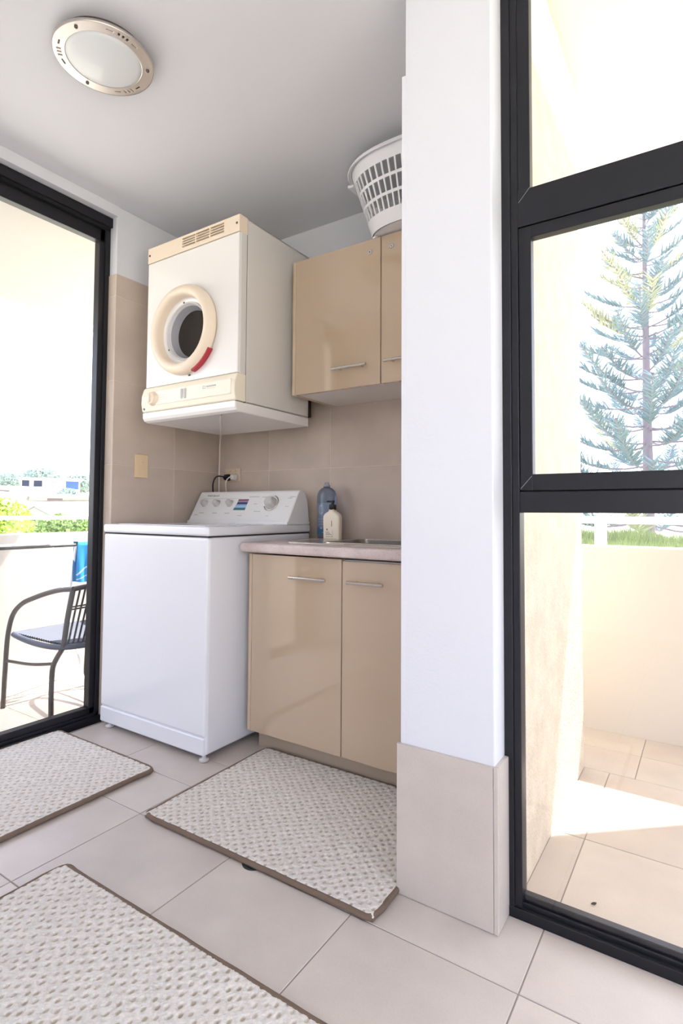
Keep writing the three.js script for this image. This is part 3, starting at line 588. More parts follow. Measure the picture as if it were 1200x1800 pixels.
// ================================================================ LAUNDRY BASKET
{
  const t = thing('laundry_basket', 'white slotted plastic laundry basket on top of the wall cabinet', 'basket', [-0.962, 2.108, -2.02]);
  const H = 0.275, a0 = 0.195, b0 = 0.135, a1 = 0.285, b1 = 0.2, n = 2.5;
  const P = (f, th, off = 0) => { const a = a0 + (a1 - a0) * f + off, b = b0 + (b1 - b0) * f + off, c = Math.cos(th), s = Math.sin(th), r = Math.pow(Math.pow(Math.abs(c), n) + Math.pow(Math.abs(s), n), -1 / n); return [a * c * r, 0.006 + H * f, b * s * r]; };
  const TH = 0.004;
  // closed sheet patch between heights f0..f1 and angles t0..t1
  const patch = (f0, f1, t0, t1, nt, nf = 1) => {
    const pos = [], idx = [], cols = nt + 1, rows = nf + 1;
    for (const off of [0, -TH]) for (let j = 0; j < rows; j++) for (let i = 0; i < cols; i++) pos.push(...P(f0 + (f1 - f0) * j / nf, t0 + (t1 - t0) * i / nt, off));
    const L = rows * cols, id = (s, j, i) => s * L + j * cols + i, quad = (a, b, c, d) => idx.push(a, b, c, a, c, d);
    for (let j = 0; j < nf; j++) for (let i = 0; i < nt; i++) { quad(id(0, j, i), id(0, j + 1, i), id(0, j + 1, i + 1), id(0, j, i + 1)); quad(id(1, j, i), id(1, j, i + 1), id(1, j + 1, i + 1), id(1, j + 1, i)); }
    for (let i = 0; i < nt; i++) { quad(id(0, 0, i), id(0, 0, i + 1), id(1, 0, i + 1), id(1, 0, i)); quad(id(0, nf, i), id(1, nf, i), id(1, nf, i + 1), id(0, nf, i + 1)); }
    for (let j = 0; j < nf; j++) { quad(id(0, j, 0), id(1, j, 0), id(1, j + 1, 0), id(0, j + 1, 0)); quad(id(0, j, nt), id(0, j + 1, nt), id(1, j + 1, nt), id(1, j, nt)); }
    const g = new THREE.BufferGeometry(); g.setAttribute('position', new THREE.Float32BufferAttribute(pos, 3)); g.setIndex(idx);
    const q = g.toNonIndexed(); q.computeVertexNormals(); q.setAttribute('uv', new THREE.Float32BufferAttribute(new Float32Array(q.attributes.position.count * 2), 2)); return q;
  };
  const bands = [[0, 0.2], [0.38, 0.42], [0.6, 0.64], [0.82, 1]], slots = [[0.2, 0.38], [0.42, 0.6], [0.64, 0.82]], N = 56;
  const walls = bands.map(([f0, f1]) => patch(f0, f1, 0, Math.PI * 2, 112, 2));
  for (const [f0, f1] of slots) for (let k = 0; k < N; k++) { const c = (k + 0.5) / N * Math.PI * 2; walls.push(patch(f0, f1, c - 0.0125, c + 0.0125, 1)); }
  mesh('basket_wall', merge(walls), M.basket, t);
  const bs = new THREE.Shape(); for (let i = 0; i < 80; i++) { const p = P(0, i / 80 * Math.PI * 2); i ? bs.lineTo(p[0], p[2]) : bs.moveTo(p[0], p[2]); }
  const bg = extrude(bs, 0.004); bg.rotateX(Math.PI / 2); bg.translate(0, 0.01, 0);
  mesh('basket_floor', bg, M.basket, t);
  const loop = (f, off, dy) => { const a = []; for (let i = 0; i < 72; i++) { const p = P(f, i / 72 * Math.PI * 2, off); a.push([p[0], p[1] + dy, p[2]]); } return a; };
  mesh('rim', merge([tube(loop(1, 0.006, 0), 0.0065, 160, 8, true), tube(loop(1, 0.013, -0.008), 0.004, 160, 8, true)]), M.basket, t);
  for (const th of [0.5, Math.PI - 0.5, Math.PI + 0.5, -0.5]) { const p = P(0, th, -0.012), g = lathe([[0, 0], [0.01, 0], [0.012, 0.004], [0.012, 0.01], [0, 0.012]], 16); g.translate(p[0], 0, p[2]); mesh('foot', g, M.basket, t); }
  for (const s of [-1, 1]) mesh('hand_grip', slab(s > 0 ? 0.28 : -0.312, s > 0 ? 0.312 : -0.28, 0.262, 0.276, -0.06, 0.06, 0.006), M.basket, t);
}

// ================================================================ WALL FITTINGS
{
  const t = thing('light_switch', 'cream plastic light switch on the tiled wall beside the tall window', 'switch', [-2.3545, 1.199, -1.752]);
  mesh('plate', slab(0, 0.009, -0.058, 0.058, -0.038, 0.038, 0.003), M.plateCream, t);
  mesh('rocker', (() => { const g = slab(0.008, 0.013, -0.02, 0.02, -0.012, 0.012, 0.002); g.rotateZ(0.05); return g; })(), M.plateCream, t);
}
{
  const t = thing('power_outlet', 'beige double power outlet above the washing machine', 'outlet', [-2.235, 1.181, -2.28]);
  mesh('plate', slab(-0.058, 0.058, -0.038, 0.038, 0, 0.009, 0.003), M.plateBeige, t);
  for (const x of [-0.02, 0.02]) mesh('switch_rocker', slab(x - 0.007, x + 0.007, 0.018, 0.03, 0.008, 0.012, 0.001), M.plateBeige, t);
  // the dryer's white lead and the washer's black lead, plugged in side by side
  const lead = (owner, label, pts, r, mat, at) => {
    const o = owner.position, m = mesh('power_cord', tube(pts.map(([x, y, z]) => [x - o.x, y - o.y, z - o.z]), r, 90, 8), mat, owner);
    m.userData.label = label;
    const pg = lathe([[0, 0.034], [0.012, 0.034], [0.016, 0.03], [0.02, 0.008], [0.02, 0], [0, 0]], 24); pg.rotateX(Math.PI / 2); pg.translate(at[0] - o.x, at[1] - o.y, at[2] - o.z);
    mesh('plug', pg, mat, m);
  };
  lead(dryer, 'thin white power cord', [[-1.7, 1.3815, -1.655], [-1.84, 1.3815, -1.79], [-2.051, 1.3815, -1.997], [-2.143, 1.3815, -2.087], [-2.26, 1.381, -2.2], [-2.305, 1.372, -2.242], [-2.3165, 1.345, -2.2505], [-2.317, 1.264, -2.25], [-2.319, 1.193, -2.25], [-2.318, 1.1, -2.25], [-2.3, 0.96, -2.25], [-2.26, 0.94, -2.25], [-2.235, 0.94, -2.245], [-2.222, 1.0, -2.232], [-2.226, 1.08, -2.216], [-2.224, 1.138, -2.209], [-2.215, 1.164, -2.221], [-2.21, 1.168, -2.241]], 0.0034, M.cordWhite, [-2.21, 1.168, -2.271]);
  lead(washer, 'black power cord', [[-2.262, 1.168, -2.241], [-2.266, 1.172, -2.221], [-2.287, 1.17, -2.2], [-2.305, 1.138, -2.193], [-2.312, 1.078, -2.2], [-2.312, 1.0, -2.218], [-2.31, 0.9, -2.228], [-2.308, 0.8, -2.225]], 0.0042, M.black, [-2.262, 1.168, -2.271]);
}
{
  const t = thing('ceiling_light', 'round flush ceiling light with brushed nickel ring and frosted glass', 'light', [-1.592, 2.45, -1.016]);
  mesh('base', lathe([[0, 0], [0.13, 0], [0.132, -0.003], [0.132, -0.02], [0.128, -0.024], [0, -0.024]], 56), M.lampBase, t);
  const s = new THREE.Shape(); s.absarc(0, 0, 0.149, 0, Math.PI * 2);
  const h = new THREE.Path(); h.absarc(0, 0, 0.113, 0, Math.PI * 2, true); s.holes.push(h);
  const slot = (a, half, r0, r1) => { const p = new THREE.Path(); const n = 6; for (let i = 0; i <= n; i++) { const b = a - half + 2 * half * i / n; i ? p.lineTo(Math.cos(b) * r1, Math.sin(b) * r1) : p.moveTo(Math.cos(b) * r1, Math.sin(b) * r1); } for (let i = n; i >= 0; i--) { const b = a - half + 2 * half * i / n; p.lineTo(Math.cos(b) * r0, Math.sin(b) * r0); } p.closePath(); s.holes.push(p); };
  const A0 = 1.22;
  for (let k = 0; k < 3; k++) { const c = A0 + k * 2.0944 + 1.047; slot(c - 0.3, 0.075, 0.129, 0.133); slot(c + 0.3, 0.075, 0.129, 0.133); for (const d of [-0.1, 0, 0.1]) slot(c + d, 0.022, 0.125, 0.137); }
  const g = extrude(s, 0.004, 0.0015, 2, 64); g.rotateX(Math.PI / 2); g.translate(0, -0.026, 0);
  const ring = mesh('ring', g, M.nickel, t);
  mesh('ring_lip', lathe([[0.149, -0.0315], [0.1503, -0.029], [0.1503, -0.023], [0.149, -0.023], [0.148, -0.03]], 64), M.nickel, ring);
  mesh('diffuser', lathe([[0.116, -0.022], [0.112, -0.031], [0.1, -0.037], [0.07, -0.044], [0.035, -0.048], [0, -0.049]], 56), M.frosted, t);
  for (let k = 0; k < 3; k++) { const a = A0 + k * 2.0944, sg = new THREE.SphereGeometry(0.0055, 14, 8); sg.scale(1, 0.7, 1); sg.translate(Math.cos(a) * 0.131, -0.033, Math.sin(a) * 0.131); mesh('screw', sg, M.screw, t); }
}

// ================================================================ RUGS
const PX = 0.0172, PZ = 0.0305, CELLS = 16, CELLZ = 9;
const texRug = dataTex(1024, (u, v, x, y) => {
  const X = u * CELLS, i = Math.floor(X), fx = (X - i - 0.5) * PX, Z = v * CELLZ - (i % 2 ? 0.5 : 0), j = Math.floor(Z), fz = (Z - j - 0.5) * PZ;
  const jx = (hash(i, ((j % CELLZ) + CELLZ) % CELLZ, 64) - 0.5) * 0.005, jz = (hash(i, ((j % CELLZ) + CELLZ) % CELLZ, 65) - 0.5) * 0.008, e = Math.hypot((fx - jx) / 0.0042, (fz - jz) / 0.0064), n = hash(x, y, 61), m = fbm(u, v, 40, 3, 62);
  const k = Math.max(0, Math.min(1, (1.15 - e) * 2.2 + (n - 0.5) * 0.9)) * (0.45 + 0.55 * hash(i, ((j % CELLZ) + CELLZ) % CELLZ, 63));
  const f = (m - 0.5) * 34 + (n - 0.5) * 20;
  return [231 + f - k * 46, 224 + f - k * 54, 215 + f - k * 66];
}, 1);
texRug.repeat.set(1, 1);
const rugPile = std('cream_pile', '#ffffff', { map: texRug, roughness: 1, bumpMap: bumpFine, bumpScale: 0.0012 });
function rug(label, cx, cz, w, d, turn) {
  const t = thing('rug', label, 'rug', [cx, 0.0022, cz], 'cream woven rugs on the floor');
  t.rotation.y = turn;
  const step = 0.0031, nx = Math.round(w / step), nz = Math.round(d / step), pos = new Float32Array((nx + 1) * (nz + 1) * 3), uv = new Float32Array((nx + 1) * (nz + 1) * 2), idx = [];
  for (let k = 0; k <= nz; k++) for (let i = 0; i <= nx; i++) {
    const x = -w / 2 + w * i / nx, z = -d / 2 + d * k / nz, o = k * (nx + 1) + i;
    const X = (x + 5.0 * PX * CELLS) / PX, ci = Math.floor(X), fx = (X - ci - 0.5) * PX, Z = (z + 5 * PZ * CELLZ) / PZ - (ci % 2 ? 0.5 : 0), cj = Math.floor(Z), fz = (Z - cj - 0.5) * PZ;
    const hi = ((ci % CELLS) + CELLS) % CELLS, hj = ((cj % CELLZ) + CELLZ) % CELLZ, e = Math.hypot((fx - (hash(hi, hj, 64) - 0.5) * 0.005) / 0.0048, (fz - (hash(hi, hj, 65) - 0.5) * 0.008) / 0.0072), dip = Math.max(0, 1 - e * e * 0.6), edge = Math.min(x + w / 2, w / 2 - x, z + d / 2, d / 2 - z);
    let y = 0.0155 - 0.0044 * dip * (0.6 + 0.6 * hash(hi, hj, 66)) * Math.min(1, edge / 0.012) + (hash(i, k, 71) - 0.5) * 0.0018 + (pnoise(x * 22 + 50, z * 22 + 50, 4096, 72) - 0.5) * 0.0022;
    if (edge < 0.006) y = 0.0095 + (y - 0.0095) * Math.sqrt(Math.max(0, edge) / 0.006);
    pos.set([x, y, z], o * 3); uv.set([(x + 5.0 * PX * CELLS) / (PX * CELLS), (z + 5 * PZ * CELLZ) / (PZ * CELLZ)], o * 2);
  }
  for (let k = 0; k < nz; k++) for (let i = 0; i < nx; i++) { const a = k * (nx + 1) + i, b = a + 1, c = a + nx + 1, e = c + 1; idx.push(a, c, b, b, c, e); }
  const g = new THREE.BufferGeometry(); g.setAttribute('position', new THREE.BufferAttribute(pos, 3)); g.setAttribute('uv', new THREE.BufferAttribute(uv, 2)); g.setIndex(idx); g.computeVertexNormals();
  mesh('pile', g, rugPile, t);
  const a = w / 2, b = d / 2, pts = [], jit = () => (rnd() - 0.5) * 0.0014, edgePts = (x0, z0, x1, z1, n) => { for (let i = 0; i < n; i++) { const f = i / n; pts.push([x0 + (x1 - x0) * f + jit(), 0.0078 + jit() * 0.5, z0 + (z1 - z0) * f + jit()]); } };
  const r = 0.012;
  edgePts(-a + r, -b, a - r, -b, 26); edgePts(a, -b + r, a, b - r, 18); edgePts(a - r, b, -a + r, b, 26); edgePts(-a, b - r, -a, -b + r, 18);
  mesh('binding', tube(pts, 0.0078, 420, 8, true), M.binding, t);
  mesh('backing', slab(-a, a, 0, 0.008, -b, b), M.binding, t);
  return t;
}
rug('cream woven rug with brown edge lying along the base cabinet', -1.104, -1.474, 0.832, 0.592, 0.014);
rug('cream woven rug with brown edge lying against the tall window sill', -2.073, -0.79, 0.64, 1.2, 0.003);
rug('nearest cream woven rug with brown edge, in the bottom left corner', -0.883, -0.54, 1.2, 0.7, 0.004);
{
  const t = thing('floor_drain', 'dark green round floor drain peeking out under the rug edge', 'drain', [-1.073, 0, -1.197]);
  mesh('grate', lathe([[0, 0.0005], [0.034, 0.0005], [0.034, 0.0018], [0.03, 0.002], [0.028, 0.0012], [0, 0.0012]], 32), M.drain, t);
}

// ================================================================ ON THE BALCONIES
{
  const t = thing('wicker_chair', 'dark wicker armchair on the balcony outside the tall window', 'chair', [-2.85, -0.085, -1.765]);
  const off = ([x, y, z]) => [x + 2.85, y + 0.085, z + 1.765], tb = (pts, r, s = 40) => tube(pts.map(off), r, s, 10);
  const Zn = -1.53, Zf = -2.0, r = 0.0125;
  for (const z of [Zn, Zf]) {
    mesh('arm', tb([[-2.54, 0.602, z], [-2.685, 0.582, z], [-2.893, 0.528, z], [-3.02, 0.482, z], [-3.1, 0.42, z], [-3.143, 0.32, z], [-3.165, 0.1, z], [-3.175, -0.085, z]], r, 60), M.tubeMetal, t);
    mesh('leg', tb([[-2.545, 0.598, z], [-2.585, 0.46, z], [-2.62, 0.315, z], [-2.665, 0.26, z], [-2.7, 0.21, z], [-2.71, 0.12, z], [-2.705, -0.085, z]], r, 50), M.tubeMetal, t);
    mesh('stretcher', tb([[-3.158, 0.17, z], [-2.9, 0.19, z], [-2.69, 0.225, z]], 0.008, 12), M.tubeMetal, t);
  }
  mesh('back_rail', tb([[-2.54, 0.602, Zn], [-2.52, 0.612, -1.62], [-2.515, 0.616, -1.765], [-2.52, 0.612, -1.91], [-2.54, 0.602, Zf]], r, 30), M.tubeMetal, t);
  mesh('seat_frame', tube([[-2.62, 0.315, Zn], [-3.08, 0.318, Zn], [-3.12, 0.31, Zn - 0.03], [-3.12, 0.31, Zf + 0.03], [-3.08, 0.318, Zf], [-2.62, 0.315, Zf]].map(off), 0.014, 60, 10, true), M.wickerSeat, t);
  for (let k = 0; k < 22; k++) { const x = -2.64 - k * 0.0215; mesh('seat_strand', tb([[x, 0.325, Zn], [x, 0.318, -1.65], [x, 0.316, -1.765], [x, 0.318, -1.88], [x, 0.325, Zf]], 0.0072, 10), M.wickerSeat, t); }
  for (let k = 0; k < 17; k++) { const z = Zn - 0.03 - k * 0.0257, bow = Math.sin(Math.PI * (k + 1) / 18) * 0.012; mesh('back_strand', tb([[-2.63, 0.31, z], [-2.585 + bow, 0.46, z], [-2.535 + bow, 0.605, z]], 0.0048, 10), M.wicker, t); }
  for (const y of [0.5, 0.512]) mesh('cross_strand', tb([[-2.568, y, Zn], [-2.556, y + 0.004, -1.65], [-2.556, y - 0.003, -1.88], [-2.568, y, Zf]], 0.004, 14), M.wicker, t);
}
{
  const t = thing('clothes_airer', 'dark metal clothes airer standing behind the wicker chair', 'airer', [-3.28, -0.085, -1.5]);
  const off = ([x, y, z]) => [x + 3.28, y + 0.085, z + 1.5], tb = (pts, r, s = 8) => tube(pts.map(off), r, s, 10);
  mesh('top_rail', tb([[-3.15, 0.771, -1.905], [-3.15, 0.771, -1.1]], 0.009), M.tubeMetal, t);
  mesh('far_rail', tb([[-3.42, 0.771, -1.905], [-3.42, 0.771, -1.1]], 0.006), M.railWhite, t);
  for (let k = 0; k < 6; k++) { const z = -1.9 + k * 0.16; mesh('wire', tb([[-3.15, 0.771, z], [-3.42, 0.771, z]], 0.0035, 4), M.railWhite, t); }
  for (const z of [-1.97, -1.1]) for (const [xa, xb] of [[-3.15, -3.42], [-3.42, -3.12]]) mesh('leg', tb([[xa, 0.771, Math.max(z, -1.905)], [xb, -0.085, z]], 0.008), M.railWhite, t);
}
{
  const t = thing('towel', 'bright blue towel with white pattern hanging on the clothes airer', 'towel', [-3.148, 0.784, -1.96]);
  const tx = canvasTex(256, 384, (c, w, h) => {
    c.fillStyle = '#2d93cf'; c.fillRect(0, 0, w, h);
    c.strokeStyle = '#bfe6f7'; c.lineWidth = 12; c.beginPath(); c.moveTo(0, 60); c.quadraticCurveTo(90, 190, 256, 170); c.stroke();
    c.lineWidth = 7; c.beginPath(); c.moveTo(0, 20); c.quadraticCurveTo(140, 110, 256, 60); c.stroke();
    c.fillStyle = '#e8f6fb'; c.beginPath(); c.moveTo(90, 300); c.quadraticCurveTo(140, 260, 220, 330); c.quadraticCurveTo(150, 320, 90, 300); c.fill();
  });
  const nx = 28, ny = 30, pos = [], uv = [], idx = [], side = [];
  const S = (i, j) => { const u = i / nx, v = j / ny, s = v * 0.5, drop = Math.max(0, Math.abs(s - 0.25) - 0.015); const fold = Math.sin(u * 15 + v * 2) * 0.008 * Math.min(1, drop * 8); return [(s < 0.25 ? 0.012 : -0.028) + fold - (s < 0.25 ? -0.0 : 0) - 0.004, -drop + 0.004 - 0.006 * Math.sin(u * 6), 0.055 - u * 0.22 + 0.004 * Math.sin(v * 9)]; };
  for (const o of [0, 0.004]) for (let j = 0; j <= ny; j++) for (let i = 0; i <= nx; i++) { const p = S(i, j); pos.push(p[0] + (j < ny / 2 ? o : -o), p[1] + (Math.abs(j - ny / 2) < 2 ? o : 0), p[2]); uv.push(i / nx, 1 - j / (ny / 2)); }
  const L = (nx + 1) * (ny + 1), id = (s, j, i) => s * L + j * (nx + 1) + i;
  for (let j = 0; j < ny; j++) for (let i = 0; i < nx; i++) { idx.push(id(1, j, i), id(1, j, i + 1), id(1, j + 1, i), id(1, j, i + 1), id(1, j + 1, i + 1), id(1, j + 1, i)); idx.push(id(0, j, i), id(0, j + 1, i), id(0, j, i + 1), id(0, j, i + 1), id(0, j + 1, i), id(0, j + 1, i + 1)); }
  const g = new THREE.BufferGeometry(); g.setAttribute('position', new THREE.Float32BufferAttribute(pos, 3)); g.setAttribute('uv', new THREE.Float32BufferAttribute(uv, 2)); g.setIndex(idx); g.computeVertexNormals();
  tx.wrapS = tx.wrapT = THREE.RepeatWrapping;
  mesh('cloth', g, std('blue_towel_print', '#ffffff', { map: tx, roughness: 0.95, side: THREE.DoubleSide }), t);
}
{
  const s = new THREE.Shape(); s.moveTo(-0.008, 0); s.quadraticCurveTo(-0.002, 0.007, 0.009, 0.004); s.quadraticCurveTo(0.004, -0.006, -0.008, 0);
  const g = extrude(s, 0.0012); g.rotateX(-1.1);
  const l = tag(mesh('dead_leaf', g, M.deadLeaf), 'tiny dark dry leaf on the balcony tiles', 'leaf');
  l.position.set(-0.279, -0.081, -1.678); l.rotation.y = 0.5;
}

// ================================================================ BEYOND
{ // terrain: falls away from the building, then climbs into a hillside
  const n = 90, pos = [], idx = [];
  for (let k = 0; k <= n; k++) for (let i = 0; i <= n; i++) {
    const u = (i / n) * 2 - 1, v = (k / n) * 2 - 1, x = Math.sign(u) * Math.pow(Math.abs(u), 2.2) * 220, z = Math.sign(v) * Math.pow(Math.abs(v), 2.2) * 220, d = Math.hypot(x, z);
    const y = d < 8 ? -1.6 : d < 20 ? -1.6 + (d - 8) / 12 * 1.4 : -0.2 + (d - 20) * 0.036 + Math.sin(x * 0.05) * Math.min(1, (d - 20) / 60) + (pnoise(x * 0.06 + 100, z * 0.06 + 100, 4096, 81) - 0.5) * Math.min(2, (d - 20) / 30);
    pos.push(x, y, z);
  }
  for (let k = 0; k < n; k++) for (let i = 0; i < n; i++) { const a = k * (n + 1) + i, b = a + 1, c = a + n + 1, e = c + 1; idx.push(a, c, b, b, c, e); }
  const g = new THREE.BufferGeometry(); g.setAttribute('position', new THREE.Float32BufferAttribute(pos, 3)); g.setIndex(idx); g.computeVertexNormals();
  const t = mesh('ground', g, M.ground); t.userData.kind = 'structure'; t.userData.label = 'pale dry hillside ground outside the windows';
}
// crown of small leaf triangles round a few blobs
function leaves(blobs, count, size) {
  const P = [], N = [];
  const a = V(0, 0, 0), q = new THREE.Quaternion(), e = new THREE.Euler();
  for (let k = 0; k < count; k++) {
    const [cx, cy, cz, rx, ry, rz] = blobs[Math.floor(rnd() * blobs.length)], th = rnd() * Math.PI * 2, ph = Math.acos(rr(-1, 1)), rad = Math.pow(rnd(), 0.4);
    a.set(cx + rx * rad * Math.sin(ph) * Math.cos(th), cy + ry * rad * Math.cos(ph), cz + rz * rad * Math.sin(ph) * Math.sin(th));
    q.setFromEuler(e.set(rr(0, 6.3), rr(0, 6.3), rr(0, 6.3)));
    const s = size * rr(0.6, 1.3), c = [V(-0.5 * s, 0, 0), V(0, 0.28 * s, 0), V(0.5 * s, 0, 0), V(0, -0.28 * s, 0)].map((v) => v.applyQuaternion(q).add(a)), n = V(0, 0, 1).applyQuaternion(q);
    for (const i of [0, 2, 1, 0, 3, 2]) { P.push(c[i].x, c[i].y, c[i].z); N.push(n.x, n.y, n.z); }
  }
  const g = new THREE.BufferGeometry(); g.setAttribute('position', new THREE.Float32BufferAttribute(P, 3)); g.setAttribute('normal', new THREE.Float32BufferAttribute(N, 3));
  return g;
}
function tree(name, label, [x, y, z], blobs, count, size, mat, trunkH, trunkR, category = 'tree', group) {
  const t = thing(name, label, category, [x, y, z], group), f = mesh('foliage', leaves(blobs, count, size), mat, t);
  f.userData.kind = 'stuff';
  if (trunkH) mesh('trunk', tube([[0, -0.2, 0], [0.05 * trunkH, trunkH * 0.5, 0.02], [0, trunkH, 0]], trunkR, 8, 8), M.bark, t);
  return t;
}
{ // tall tiered pine right of the pillar
  const t = thing('pine_tree', 'tall tiered pine tree seen through the right window', 'tree', [-1.15, -0.3, -14.6]);
  const H = 8.9, tr = (y) => 0.125 * Math.pow(1 - y / (H + 0.6), 0.9) + 0.012;
  mesh('trunk', lathe(Array.from({ length: 16 }, (_, i) => [tr(H * i / 15), H * i / 15]), 12), M.bark, t);
  let y = 1.1, wv = 0;
  while (y < H - 0.1) {
    const f = y / H, nB = f > 0.9 ? 4 : 6, L = 0.18 + 2.9 * Math.pow(1 - f, 0.75), rot = rnd() * 6.28;
    for (let k = 0; k < nB; k++) {
      const th = rot + k * 6.283 / nB + rr(-0.22, 0.22), l = L * rr(0.72, 1.05), rise = 0.1 + 0.5 * f, dir = V(Math.cos(th), 0, Math.sin(th)), sideV = V(-Math.sin(th), 0, Math.cos(th)), y0 = y + rr(-0.12, 0.12);
      const at = (s) => dir.clone().multiplyScalar(l * s).add(V(0, y0 + l * (rise * s * 0.5 - 0.22 * Math.sin(s * 2.2) * (1 - f) + 0.32 * s * s), 0));
      const b = mesh('branch', tube([0, 0.25, 0.5, 0.75, 1].map((s) => at(s).toArray()), 0.013 + 0.014 * (1 - f), 10, 5), M.bark, t);
      const list = [], nb = Math.max(5, Math.round(l * 9));
      for (let i = 0; i < nb; i++) {
        const s = 0.36 + 0.64 * (i + rnd() * 0.6) / nb, p = at(Math.min(1, s)), bl = (0.16 + 0.34 * Math.sin(Math.min(1, s) * 2.6)) * rr(0.7, 1.2) * (0.55 + 0.45 * (1 - f));
        for (const sd of [-1, 1]) for (let c = 0; c < 2; c++) {
          const q = p.clone().addScaledVector(sideV, sd * bl * rr(0.3, 0.9)).addScaledVector(dir, bl * rr(0.1, 0.5)).add(V(0, bl * rr(0.25, 0.8), 0));
          const d = q.clone().sub(p), len = d.length(), g = new THREE.ConeGeometry(0.023 * rr(0.8, 1.3), len * 1.1, 5, 1, true);
          g.translate(0, len * 0.5, 0); g.applyQuaternion(new THREE.Quaternion().setFromUnitVectors(V(0, 1, 0), d.normalize())); g.translate(p.x, p.y, p.z);
          list.push(g);
        }
      }
      const fo = mesh('foliage', merge(list), rnd() < 0.13 ? M.leafPine2 : M.leafPine, b); fo.userData.kind = 'stuff';
    }
    y += 0.34 + 0.12 * (1 - f); wv++;
  }
}
{ // grassy bank with low shrubs at the foot of the pine
  const P = [], N = [];
  for (let k = 0; k < 26000; k++) {
    const x = rr(-4.2, 2.2), z = rr(-11.5, -8.9), y = 0.2 + (-9 - z) * 0.065 + 0.16 * pnoise(x * 1.7 + 20, z * 1.7 + 60, 4096, 91), h = rr(0.12, 0.3), a = rnd() * 6.28, w = 0.012, lean = rr(-0.12, 0.12), c = Math.cos(a), s = Math.sin(a);
    P.push(x - c * w, y, z - s * w, x + c * w, y, z + s * w, x + lean, y + h, z + lean * c); for (let i = 0; i < 3; i++) N.push(-s, 0.2, c);
  }
  const g = new THREE.BufferGeometry(); g.setAttribute('position', new THREE.Float32BufferAttribute(P, 3)); g.setAttribute('normal', new THREE.Float32BufferAttribute(N, 3));
  const o = tag(mesh('grass', g, M.grassBlade), 'long pale green grass on the bank below the pine tree', 'grass'); o.userData.kind = 'stuff';
  const bk = [], bi = [];
  for (let j = 0; j <= 14; j++) for (let i = 0; i <= 20; i++) { const x = -5 + i * 0.4, z = -8.8 - j * 0.2; bk.push(x, j === 0 || j === 14 ? -1.8 : 0.2 + (-9 - z) * 0.065 + 0.16 * pnoise(x * 1.7 + 20, z * 1.7 + 60, 4096, 91), z); }
  for (let j = 0; j < 14; j++) for (let i = 0; i < 20; i++) { const a = j * 21 + i; bi.push(a, a + 1, a + 21, a + 1, a + 22, a + 21); }
  const bg = new THREE.BufferGeometry(); bg.setAttribute('position', new THREE.Float32BufferAttribute(bk, 3)); bg.setIndex(bi); bg.computeVertexNormals();
  const bo = mesh('earth_bank', bg, M.leafMid); bo.userData.kind = 'structure'; bo.userData.label = 'green bank below the pine tree';
}
tree('shrub', 'yellow green shrub behind the bank left of the pine trunk', [-4.6, 0.0, -14.2], [[0, 0.4, 0, 0.8, 0.45, 0.5]], 1500, 0.1, M.leafBright, 0.3, 0.03, 'shrub');
// left side: what stands beyond the balcony, by distance
const DL = (dx, dz, dist) => [dx * dist, dz * dist];
{ const [x, z] = DL(-0.91, -0.42, 19); tree('leafy_tree', 'bright yellow green tree at the left edge beyond the balcony rail', [x, -0.3, z], [[0, 0.9, 0, 1.0, 0.75, 1.0], [0.1, 1.2, 0.3, 0.5, 0.45, 0.5], [-0.5, 0.6, 0.7, 0.7, 0.6, 0.7]], 5200, 0.15, M.leafBright, 0.7, 0.07); }
{ const [x, z] = DL(-0.867, -0.498, 22); tree('hedge', 'green garden shrubs beyond the balcony rail right of the shed', [x, -0.3, z], [[-0.35, 0.45, 0.6, 0.5, 0.5, 0.5], [0, 0.55, 0, 0.55, 0.62, 0.5], [0.4, 0.5, -0.7, 0.6, 0.55, 0.6]], 5600, 0.13, M.leafMid, 0.4, 0.05, 'shrub'); }
{ // small gabled shed
  const [x, z] = DL(-0.886, -0.464, 34), t = thing('garden_shed', 'small beige shed with grey gable roof between the bright tree and shrubs', 'shed', [x, -0.4, z]);
  t.rotation.y = Math.PI / 2 - 0.5;
  const s = new THREE.Shape(); [[-0.75, 0], [0.75, 0], [0.75, 1.05], [0, 1.5], [-0.75, 1.05]].forEach((p, i) => (i ? s.lineTo(...p) : s.moveTo(...p)));
  const g = extrude(s, 2.0); g.translate(0, 0, -2); mesh('wall', g, M.shedWall, t);
  for (const sd of [-1, 1]) { const r = slab(-0.5, 0.5, -0.03, 0.03, -2.15, 0.15, 0.01); r.rotateZ(-sd * 0.54); r.translate(sd * 0.4, 1.31, 0); mesh('roof_panel', r, M.shedRoof, t); }
  mesh('door', slab(-0.15, 0.15, 0.05, 0.85, -0.02, 0.03, 0.01), M.houseDark, t);
}
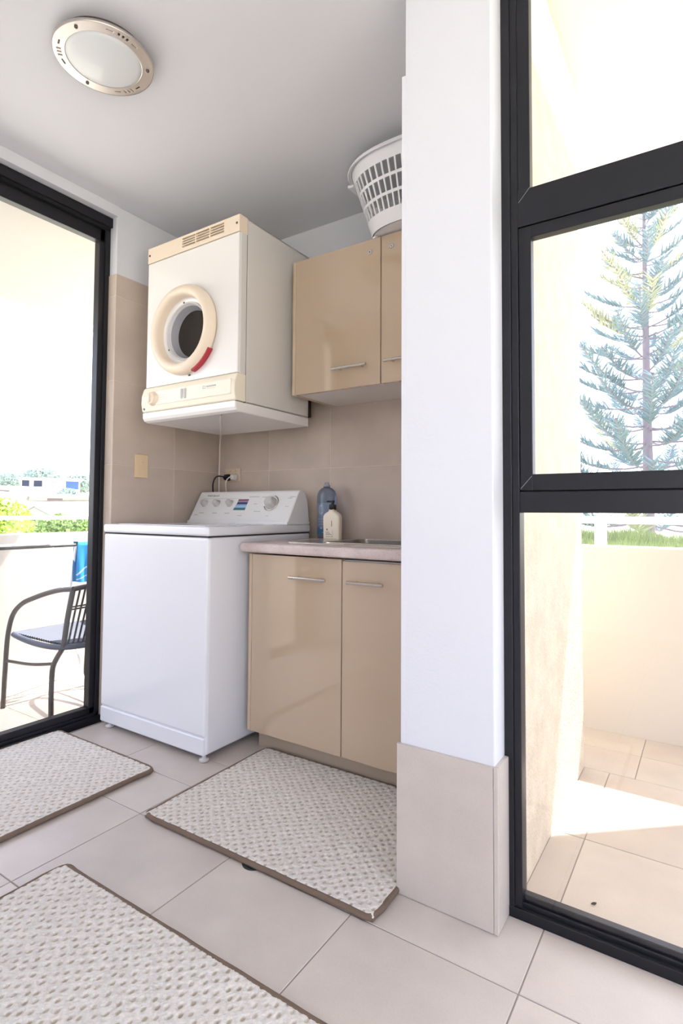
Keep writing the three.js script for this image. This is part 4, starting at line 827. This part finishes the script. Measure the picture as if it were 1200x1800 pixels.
function house(label, dist, dx, dz, w, h, y, wall, turn) {
  const [x, z] = DL(dx, dz, dist), t = thing('house', label, 'house', [x, y, z], 'houses on the hillside'); t.rotation.y = turn;
  mesh('wall', slab(-w / 2, w / 2, -2.5, h, -7, 0), wall, t);
  mesh('roof', slab(-w / 2 - 0.6, w / 2 + 0.6, h, h + 0.28, -7.6, 1.6, 0.05), M.houseRoof, t);
  return t;
}
{
  const t = house('long white hillside house with blue verandah seen through the tall window', 130, -0.875, -0.484, 11, 2.0, 5.2, M.houseWhite, Math.PI / 2 - 0.5);
  for (const [a, b, m] of [[-5.2, -3.9, M.houseDark], [-3.1, -1.6, M.houseDark], [0.1, 2.6, M.houseMauve], [2.8, 5.2, M.houseBlue]]) mesh(m === M.houseDark ? 'window' : 'wall_panel', slab(a, b, 0.1, 1.75, 0, 0.12), m, t);
  mesh('verandah_rail', slab(-3.2, -1.4, 0.05, 0.5, 1.2, 1.3), M.houseBlue, t);
  for (const px of [-5.4, -3.5, -1.2, -0.6]) mesh('post', slab(px - 0.12, px + 0.12, -2, 2, 1.2, 1.4), M.houseWhite, t);
  const u = house('white roofed house lower on the hillside behind the shed', 78, -0.868, -0.497, 7, 0.9, 1.7, M.houseWhite, Math.PI / 2 - 0.6);
  mesh('window', slab(-1.5, 0.2, 0.1, 0.7, 0, 0.06), M.houseMauve, u);
  const v = house('pale roofed house at the left edge of the hillside', 95, -0.903, -0.43, 8, 1.1, 3.0, M.houseWhite, Math.PI / 2 - 0.3);
  mesh('window', slab(-2, 0.4, 0.15, 0.8, 0, 0.06), M.houseMauve, v);
}
[[-0.882, -0.471, 150, 3.2, 8.2, 'grey green tree crown above the white roof on the skyline'], [-0.853, -0.522, 155, 2.9, 7.6, 'low grey green trees at the right of the skyline'], [-0.901, -0.434, 145, 2.4, 7.2, 'dark small tree at the left end of the skyline'],
  [-0.862, -0.506, 105, 1.3, 3.6, 'soft green shrubs in front of the blue verandah house']].forEach(([dx, dz, d, r, y, label]) => { const [x, z] = DL(dx, dz, d); tree('skyline_tree', label, [x, y - r, z], [[0, r, 0, r * 1.4, r * 0.8, r * 1.4]], 1300, r * 0.28, M.leafFar, r * 0.8, 0.15, 'tree', 'trees on the skyline'); });

scene.traverse((o) => { if (o.isMesh) { o.castShadow = true; o.receiveShadow = true; } });
sun.castShadow = true;
renderer.render(scene, camera);
